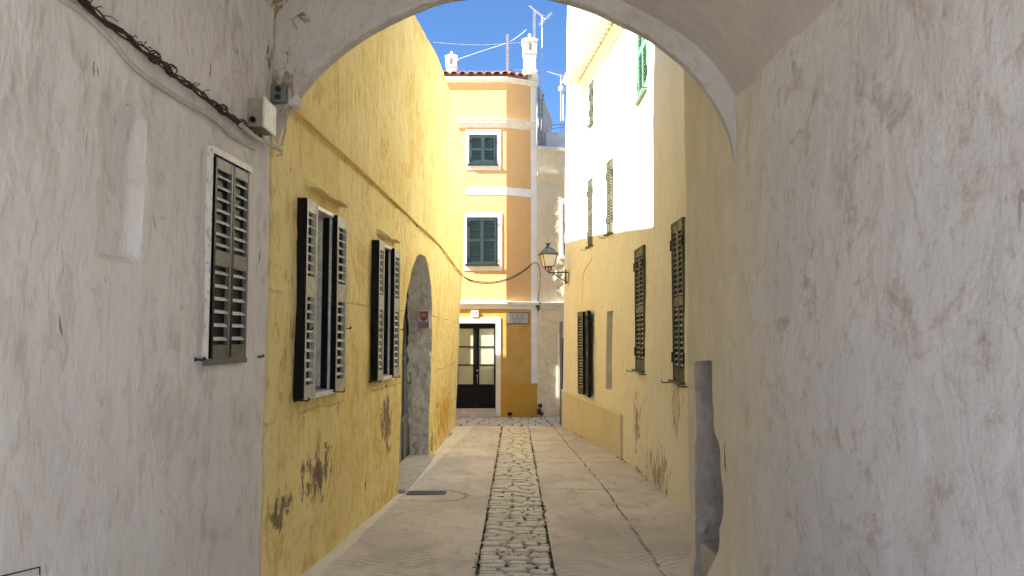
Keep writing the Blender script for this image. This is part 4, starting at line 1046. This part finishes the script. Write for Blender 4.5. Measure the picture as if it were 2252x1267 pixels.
# ------------------------------------------------------------ lamp
lx, ly = .81, 16.4
wl = thing('wall_lamp', 'green four sided street lantern on a bracket at the end of the cream wall', 'street lamp', (1.12, 16.4, 3.0))
b = MB(); r45 = R(45 + 12)
def frus(b, prof, m=0): b.lathe((lx, ly, 0), prof, 4, m, r45)
k_ = math.sqrt(2)
frus(b, [(.185 * k_, 3.475), (.185 * k_, 3.49), (.10 * k_, 3.60), (.085 * k_, 3.605)])
b.lathe((lx, ly, 0), [(.085, 3.60), (.075, 3.635), (.05, 3.66), (.035, 3.68), (.035, 3.70), (.06, 3.72), (.06, 3.728), (.02, 3.73)], 12)
b.box((lx, ly, 3.478), (.24, .012, .006)); b.build('lantern_roof', M['teal'], wl)
b = MB()
cr = []
for k in range(4):
    a = r45 + k * math.pi / 2; t = Vector((lx + .165 * k_ * math.cos(a), ly + .165 * k_ * math.sin(a), 3.475)); u = Vector((lx + .105 * k_ * math.cos(a), ly + .105 * k_ * math.sin(a), 3.205)); cr.append((t, u))
    b.tube([t, u], .010, 6)
for k in range(4): b.tube([cr[k][1], cr[(k + 1) % 4][1]], .010, 6); b.tube([cr[k][0], cr[(k + 1) % 4][0]], .009, 6)
for a in (0.6, 2.2, 3.7, 5.3):
    b.tube([(lx + .10 * math.cos(a), ly + .10 * math.sin(a), 3.20), (lx + .085 * math.cos(a), ly + .085 * math.sin(a), 3.14), (lx + .03 * math.cos(a), ly + .03 * math.sin(a), 3.10), (lx, ly, 3.10)], .008, 6)
b.tube([(lx, ly, 3.21), (lx, ly, 3.07)], .013, 8); b.build('lantern_frame', M['rust'], wl, smooth=50)
b = MB()
for k in range(4):
    (t0, u0), (t1, u1) = cr[k], cr[(k + 1) % 4]; c = Vector((lx, ly, 3.34)); s1 = [p + (c - p) * .02 for p in (t0, t1, u1, u0)]; b.quad(*s1)
    b.quad(*[p + (c - p) * .05 for p in (t0, u0, u1, t1)])
b.build('lamp_glass', M['lampglass'], wl)
b = MB(); b.tube([(lx, ly, 3.07), (1.0, ly + .02, 3.075), (1.30, ly + .05, 3.085)], .014, 8)
pr = None
for (cx_, cz_, r_) in ((.95, 3.03, .03), (1.03, 3.01, .04), (1.13, 2.98, .05)):
    b.tube([(cx_ + r_ * math.cos(t / 10 * 5.4 + 1.2), ly + .03, cz_ + r_ * math.sin(t / 10 * 5.4 + 1.2)) for t in range(11)], .008, 6)
b.tube([(.93, ly + .02, 3.06), (1.02, ly + .03, 3.00), (1.12, ly + .04, 2.92), (1.25, ly + .05, 2.86)], .011, 6)
b.bb(1.185, 1.21, ly - .02, ly + .1, 2.82, 3.14); b.build('bracket', M['darkgreen'], wl, smooth=50)

# ------------------------------------------------------------ cables and boxes in the passage
def wallpts(lst, off=.02, wob=.0): return [(XL(y, z) + off + random.uniform(-wob, wob), y, z + random.uniform(-wob, wob)) for y, z in lst]
def dens(pts, n):
    return [Vector(p) for p in resample([tuple(p) for p in pts], n)]
base = [(1.6, 3.00), (2.4, 2.985), (2.81, 2.975), (3.05, 2.95), (3.27, 2.945), (3.67, 2.92), (4.0, 2.91), (4.25, 2.90), (4.55, 2.885), (4.72, 2.90)]
b = MB()
for k in range(6):
    ph_ = random.uniform(0, 6); fr_ = random.uniform(5, 9)
    pts = []
    for j in range(90):
        t = j / 89; y = 1.6 + (4.62 - 1.6) * t; z = lerp(base, y) + .012
        pts.append((XL(y, z) + .024 + .012 * math.cos(y * fr_ * 3 + ph_), y, z + .013 * math.sin(y * fr_ * 3 + ph_) + .004 * noise.noise(Vector((y * 8, k, 0)))))
    b.tube(pts, .0058 if k < 4 else .004, 6)
for k in range(20):
    y = random.uniform(2.6, 4.55); z = lerp(base, y) + .01; x = XL(y, z) + .035
    l = random.uniform(.03, .075); a = random.uniform(-.5, 1.2)
    b.tube([(x, y, z), (x + .015, y + l * .5 * math.cos(a), z + l * .5 * math.sin(a) + .01), (x + random.uniform(0, .03), y + l * math.cos(a), z + l * math.sin(a))], .0022, 4)
for y in (3.35, 3.5, 4.05, 4.3):
    z = lerp(base, y) + .012; x = XL(y, z) + .03; b.tube([(x + .026 * math.cos(t), y + t * .004, z + .026 * math.sin(t)) for t in [q * .7 for q in range(18)]], .004, 5)
tag(b.build('cable_bundle', M['cable'], loc=(-1.6, 3.2, 2.95), smooth=50), 'twisted dusty black cable bundle along the left passage wall', 'cable')
b = MB(); pts = wallpts([(y, z - .05 - .02 * math.sin(y * 6) - (.03 if 3.1 < y < 4.4 else 0)) for y, z in base[:-1]], .012); b.tube(dens(pts, 80), .012, 8)
tag(b.build('painted_conduit', M['whitecable'], loc=(-1.6, 3.2, 2.9), smooth=50), 'white painted cable sagging just below the black bundle', 'cable')
b = MB(); b.tube(dens([(XL(4.30, 2.9) + .035, 4.28, 2.895), (XL(4.5, 2.9) + .045, 4.5, 2.875), (XL(4.7, 2.9) + .05, 4.70, 2.885), (XL(4.86, 2.9) + .05, 4.88, 2.895)], 24), .015, 8)
b.tube([(XL(4.86, 2.9) + .05, 4.86, 2.895), (XL(4.9, 2.9) + .055, 4.88, 2.87), (XL(4.9, 2.9) + .02, 4.86, 2.85)], .006, 6)
tag(b.build('conduit_elbow', M['whitecable'], loc=(-1.6, 4.6, 2.9), smooth=50), 'thick grey conduit end under the lower junction box', 'conduit')
j1 = thing('junction_box', 'beige junction box with a scuffed white side, above the cable run', 'junction box', (-1.59, 4.56, 2.93))
b = MB(); x = XL(4.56, 3) ; b.bb(x - .01, x + .085, 4.45, 4.67, 2.935, 3.115); b.build('body', M['beigebox'], j1, bevel=.008)
b = MB(); b.bb(x + .086, x + .10, 4.445, 4.675, 2.93, 3.12); b.build('lid', M['boxlid'], j1, bevel=.006)
b = MB(); b.tube([(x + .03, 4.435, 2.975), (x + .03, 4.452, 2.975)], .018, 12); b.build('cable_gland', M['blackpaint'], j1, smooth=50)
ay = lambda x_: ca_ + ma * x_
j2 = thing('grey_switch_box', 'small grey double socket box high in the arch corner', 'socket box', (-1.53, 4.88, 3.18))
b = MB(); b.bb(-1.60, -1.50, 4.80, 4.91, 3.20, 3.32); b.build('body', M['greybox'], j2, bevel=.008)
b = MB(); b.bb(-1.495, -1.43, 4.84, 4.93, 3.19, 3.32); b.build('side_box', M['greywall'], j2, bevel=.008)
b = MB()
for z in (3.235, 3.285): b.tube([(-1.55, 4.802, z), (-1.55, 4.792, z)], .020, 14)
b.build('socket_knob', M['darkgreen'], j2, smooth=50)
b = MB(); b.tube(dens([(-1.54, 4.86, 3.33), (-1.545, 4.87, 3.45), (-1.55, 4.87, 3.62), (-1.49, 4.86, 3.76), (-1.38, 4.85, 3.85), (-1.1, 4.78, 3.95), (-.7, 4.68, 4.02)], 40), .009, 8)
for k in range(7):
    a = random.uniform(0, 6); b.tube([(-1.44, 4.83, 3.80), (-1.42 + .05 * math.cos(a), 4.80, 3.77 + .05 * math.sin(a)), (-1.40 + .06 * math.cos(a + .9), 4.80, 3.74 + .06 * math.sin(a + .9))], .003, 5)
tag(b.build('feed_cable', M['beigebox'], loc=(-1.5, 4.85, 3.4), smooth=50), 'thin cable climbing the arch corner with frayed loops', 'cable')
b = MB(); b.tube([(-1.53, 4.84, 3.20), (-1.535, 4.84, 3.14), (-1.53, 4.80, 3.12)], .010, 8); b.tube([(-1.51, 4.86, 3.20), (-1.515, 4.86, 3.02), (-1.53, 4.84, 2.92)], .008, 8)
tag(b.build('drop_cable', M['whitecable'], loc=(-1.53, 4.84, 3.0), smooth=50), 'short cable linking the grey box to the beige box', 'cable')
# conduit on the yellow wall
cd = [(4.95, 3.265), (5.26, 3.26), (5.99, 3.24), (7.10, 3.22), (7.99, 3.18), (8.60, 3.14), (9.06, 3.11), (10.28, 3.08), (12.60, 3.05), (15, 3.04), (17.08, 3.04)]
b = MB(); pts = []
for j in range(160):
    y = 4.95 + (17.06 - 4.95) * j / 159; z = lerp(cd, y) + .012 * noise.noise(Vector((y * 1.3, 0, 0))); pts.append((XL(y, z) + .022, y, z))
b.tube(pts, .0125, 8)
for y in (5.5, 6.4, 7.3, 8.3, 9.4, 10.6, 12, 13.5, 15): z = lerp(cd, y); x = XL(y, z); b.tube([(x + .02, y, z + .012), (x + .03, y, z - .01), (x + .02, y + .01, z - .045), (x + .022, y + .02, z - .05)], .006, 6)
tag(b.build('yellow_conduit', M['yellowcable'], loc=(-1.3, 10, 3.1), smooth=50), 'yellow painted cable running the length of the yellow wall', 'cable')
# cable across the end
b = MB()
e0 = Vector((XL(17.08, 3.04) + .02, 17.09, 3.04)); pm_ = B2 + N1 * .05
for dz in (0, .03):
    b.tube(dens([e0, (-.9, 17.5, 2.97 - dz), (-.45, 18.1, 2.99 - dz), (0.0, 18.8, 3.17 - dz), (.35, 19.3, 3.42 - dz), (pm_.x - .12, pm_.y, 3.60), (pm_.x - .02, pm_.y, 3.60), (pm_.x + .05, pm_.y, 3.50), (pm_.x + .07, pm_.y, 3.2), (pm_.x + .04, pm_.y, 2.9), (pm_.x + .015, pm_.y - .01, 2.58)], 60), .011, 6)
tag(b.build('hanging_cable', M['cable'], loc=(0, 18.6, 3.2), smooth=50), 'pair of black cables sagging across the end of the lane', 'cable')
b = MB()
for k in range(16):
    a = random.uniform(0, 6.28); l = random.uniform(.05, .12); p = Vector((pm_.x + .02, pm_.y - .04, 2.42 + random.uniform(-.04, .08))); q = Vector((math.cos(a), -.3, math.sin(a))) * l; w = Vector((-math.sin(a), 0, math.cos(a))) * l * .25
    b.quad(p, p + q * .5 + w, p + q, p + q * .5 - w)
tag(b.build('weed', M['leaf'], loc=(pm_.x, pm_.y, 2.4)), 'small green weed sprouting under the moulding by the corner', 'plant')

# downpipe at the end of the cream wall
b = MB(); x = XR(17.0, 1) - .07
b.tube([(x + .03, 17.06, -.36), (x + .03, 17.06, 1.5)], .032, 10); b.tube([(x + .035, 17.06, 1.5), (x + .035, 17.06, 2.0)], .040, 10)
tag(b.build('downpipe', M['post'], loc=(1.15, 17.06, -.37), smooth=50), 'grey downpipe with brown socket at the street corner', 'downpipe')
# downpipes on the neighbour
q = B3 + A2 * .03 + N2 * .05
b = MB(); b.tube([(q.x + .02, q.y, 6.78), (q.x + .02, q.y, 8.1), (q.x + .03, q.y, 8.36)], .035, 8); b.tube([(q.x + .1, q.y, 6.78), (q.x + .1, q.y, 7.9), (q.x + .13, q.y + .05, 8.15), (q.x + .16, q.y + .1, 8.2)], .025, 8)
for z in (7.1, 7.6, 8.0): b.bb(q.x - .03, q.x + .14, q.y + .0, q.y + .05, z, z + .03)
tag(b.build('roof_downpipe', M['post'], loc=(q.x, q.y, 6.8), smooth=50), 'twin grey pipes descending beside the top of the corner house', 'downpipe')
b = MB(); q = B3 + A2 * .06 + N2 * .012
b.lathe((-.05, FY - .03, -.33), [(.001, -.045), (.045, -.03), (.055, 0), (.045, .03), (.001, .045)], 10)
tag(b.build('drain_outlet', M['black'], loc=(-.05, FY - .03, -.35), smooth=50), 'small round black outlet low in the ochre plinth', 'drain')
b = MB(); b.lathe((q.x + .02, q.y, -.16), [(.001, -.05), (.05, -.04), (.065, 0), (.05, .05), (.001, .06)], 9); b.lathe((q.x + .0, q.y - .01, -.30), [(.001, -.09), (.07, -.06), (.05, 0), (.06, .05), (.001, .08)], 9); b.lathe((q.x + .06, q.y - .01, -.36), [(.001, -.05), (.06, -.03), (.03, .04), (.001, .06)], 7)
tag(b.build('broken_outlet', M['iron'], loc=(q.x, q.y, -.4), smooth=30), 'ragged dark hole at the foot of the cream render', 'drain')

# drain grate
gr = thing('drain_grate', 'narrow slotted iron drain grate in the left side of the lane', 'drain', (-1.0, 8.85, gz(8.85)))
b = MB(); z = gz(8.85) + .004
b.bb(-1.24, -.78, 8.78, 8.80, z - .01, z + .008); b.bb(-1.24, -.78, 8.94, 8.96, z - .01, z + .008); b.bb(-1.24, -1.22, 8.80, 8.94, z - .01, z + .008); b.bb(-.80, -.78, 8.80, 8.94, z - .01, z + .008); b.build('frame', M['post'], gr)
b = MB(); x = -1.205
while x < -.81: b.bb(x, x + .014, 8.80, 8.94, z - .006, z + .006); x += .028
b.build('bars', M['post'], gr); b = MB(); b.bb(-1.22, -.80, 8.80, 8.94, z - .009, z - .0065); b.build('pit', M['black'], gr)
# bent rod low on the left wall
b = MB(); x = XL(2.72, .8) + .02
b.tube([(-1.720, 2.757, .785), (-1.720, 2.755, .813), (-1.733, 2.56, .840), (-1.745, 2.4, .862)], .003, 6)
tag(b.build('wire_bracket', M['iron'], loc=(x, 2.7, .8)), 'thin bent black rod at the lower left edge of the passage wall', 'bracket')

# ------------------------------------------------------------ roof poles, aerials and wires
b = MB(); b.bb(-.165, -.095, 19.95, 20.02, 8.4, 10.0); tag(b.build('roof_post', M['post'], loc=(-.13, 20, 8.5)), 'grey weathered post standing alone on the middle of the roof', 'post', 'posts on the roof')
b = MB(); b.bb(.60, .68, 20.6, 20.67, 8.4, 10.95); tag(b.build('roof_post', M['post'], loc=(.64, 20.6, 8.5)), 'grey post rising just behind the larger chimney', 'post', 'posts on the roof')
def yagi(name, x, y, zb, zt, s, lab_, ang=.5):
    t = thing(name, lab_, 'aerial', (x, y, zb), 'television aerials on the roofs')
    b = MB(); b.tube([(x, y, zb), (x, y, zt)], .014, 6); b.build('mast', M['aluminium'], t, smooth=50)
    b = MB(); D = Vector((-math.cos(ang), .25, math.sin(ang))).normalized(); C = Vector((x, y, zt)); b.tube([C + D * .45 * s, C - D * .12 * s], .008, 5)
    U = Vector((math.sin(ang), 0, math.cos(ang)))
    for k in range(7): p = C + D * (.42 - k * .07) * s; w = Vector((.35, .8, .45)).normalized() * (.10 + .012 * k) * s; b.tube([p - w, p + w], .005, 4)
    b.build('boom', M['aluminium'], t)
    b = MB()
    for q in (-1, 1): 
        for k in range(4): p = C - D * .12 * s + U * q * .05 * (k + 1) * s; w = Vector((.2, .9, .1)).normalized() * .16 * s; b.tube([p - w, p + w], .006, 4)
    b.tube([C - D * .12 * s + U * .22 * s, C - D * .12 * s - U * .22 * s], .006, 4)
    b.tube([C + D * .05 * s, C - D * .05 * s + Vector((0, 0, .03))], .022, 6, m=1); b.build('reflector', [M['aluminium'], M['tile']], t)
yagi('television_aerial', .84, 20.2, 7.6, 10.62, 1.15, 'tall mast with a silver yagi aerial beside the larger chimney', .8)
yagi('television_aerial', 1.44, 21.4, 7.2, 9.35, 1.0, 'low aerial peeking past the sunlit white wall', .4)
b = MB(); b.tube([(1.50, 21.2, 7.0), (1.50, 21.2, 8.9)], .02, 6); b.lathe((1.44, 21.1, 8.85), [(.001, -.09), (.07, -.07), (.09, 0), (.07, .07), (.001, .09)], 10)
tag(b.build('roof_vent', M['white'], loc=(1.5, 21.2, 7)), 'small white round vent beside the sunlit wall edge', 'vent')
def wire(pts, r, lab_, mat='aluminium'):
    b = MB(); b.tube(dens(pts, 24), r, 5); tag(b.build('wire', M[mat], loc=pts[0], smooth=50), lab_, 'wire', 'wires strung over the roofs')
wire([(-1.65, 20.4, 9.42), (-.9, 20.2, 9.60), (-.13, 20, 9.78), (.2, 20, 9.98), (.40, 20, 10.15)], .008, 'pale wire from the small chimney past the post to the larger chimney')
wire([(-2.3, 21, 10.2), (-1, 21, 10.12), (.4, 21, 10.20)], .004, 'faint thin wire highest across the blue sky')
wire([(-1.75, 20, 8.98), (-.6, 20, 8.97), (.45, 20, 9.03)], .006, 'upper washing line stretched just above the tiles', 'post')
wire([(-1.75, 20, 8.86), (-.6, 20, 8.85), (.45, 20, 8.90)], .005, 'lower washing line stretched just above the tiles')
wire([(.98, 20.6, 7.62), (1.25, 20.4, 7.58), (1.9, 20.2, 7.56)], .009, 'upper dark wire beside the rear wing', 'post')
wire([(.98, 20.7, 7.52), (1.2, 20.6, 7.54), (1.5, 20.5, 7.54)], .007, 'lower dark wire beside the rear wing', 'post')
# thin crack-like cable on the cream wall
b = MB(); pts = [(14.0, 3.15), (14.3, 3.05), (14.75, 2.92), (14.85, 2.6), (14.9, 2.3), (15.0, 2.15)]
b.tube(dens([(XR(y, z) - .012, y, z) for y, z in pts], 30), .008, 6); tag(b.build('cream_cable', M['cream'], loc=(1.4, 14.5, 2.5), smooth=50), 'thin cream painted cable below the far upper shutters', 'cable')
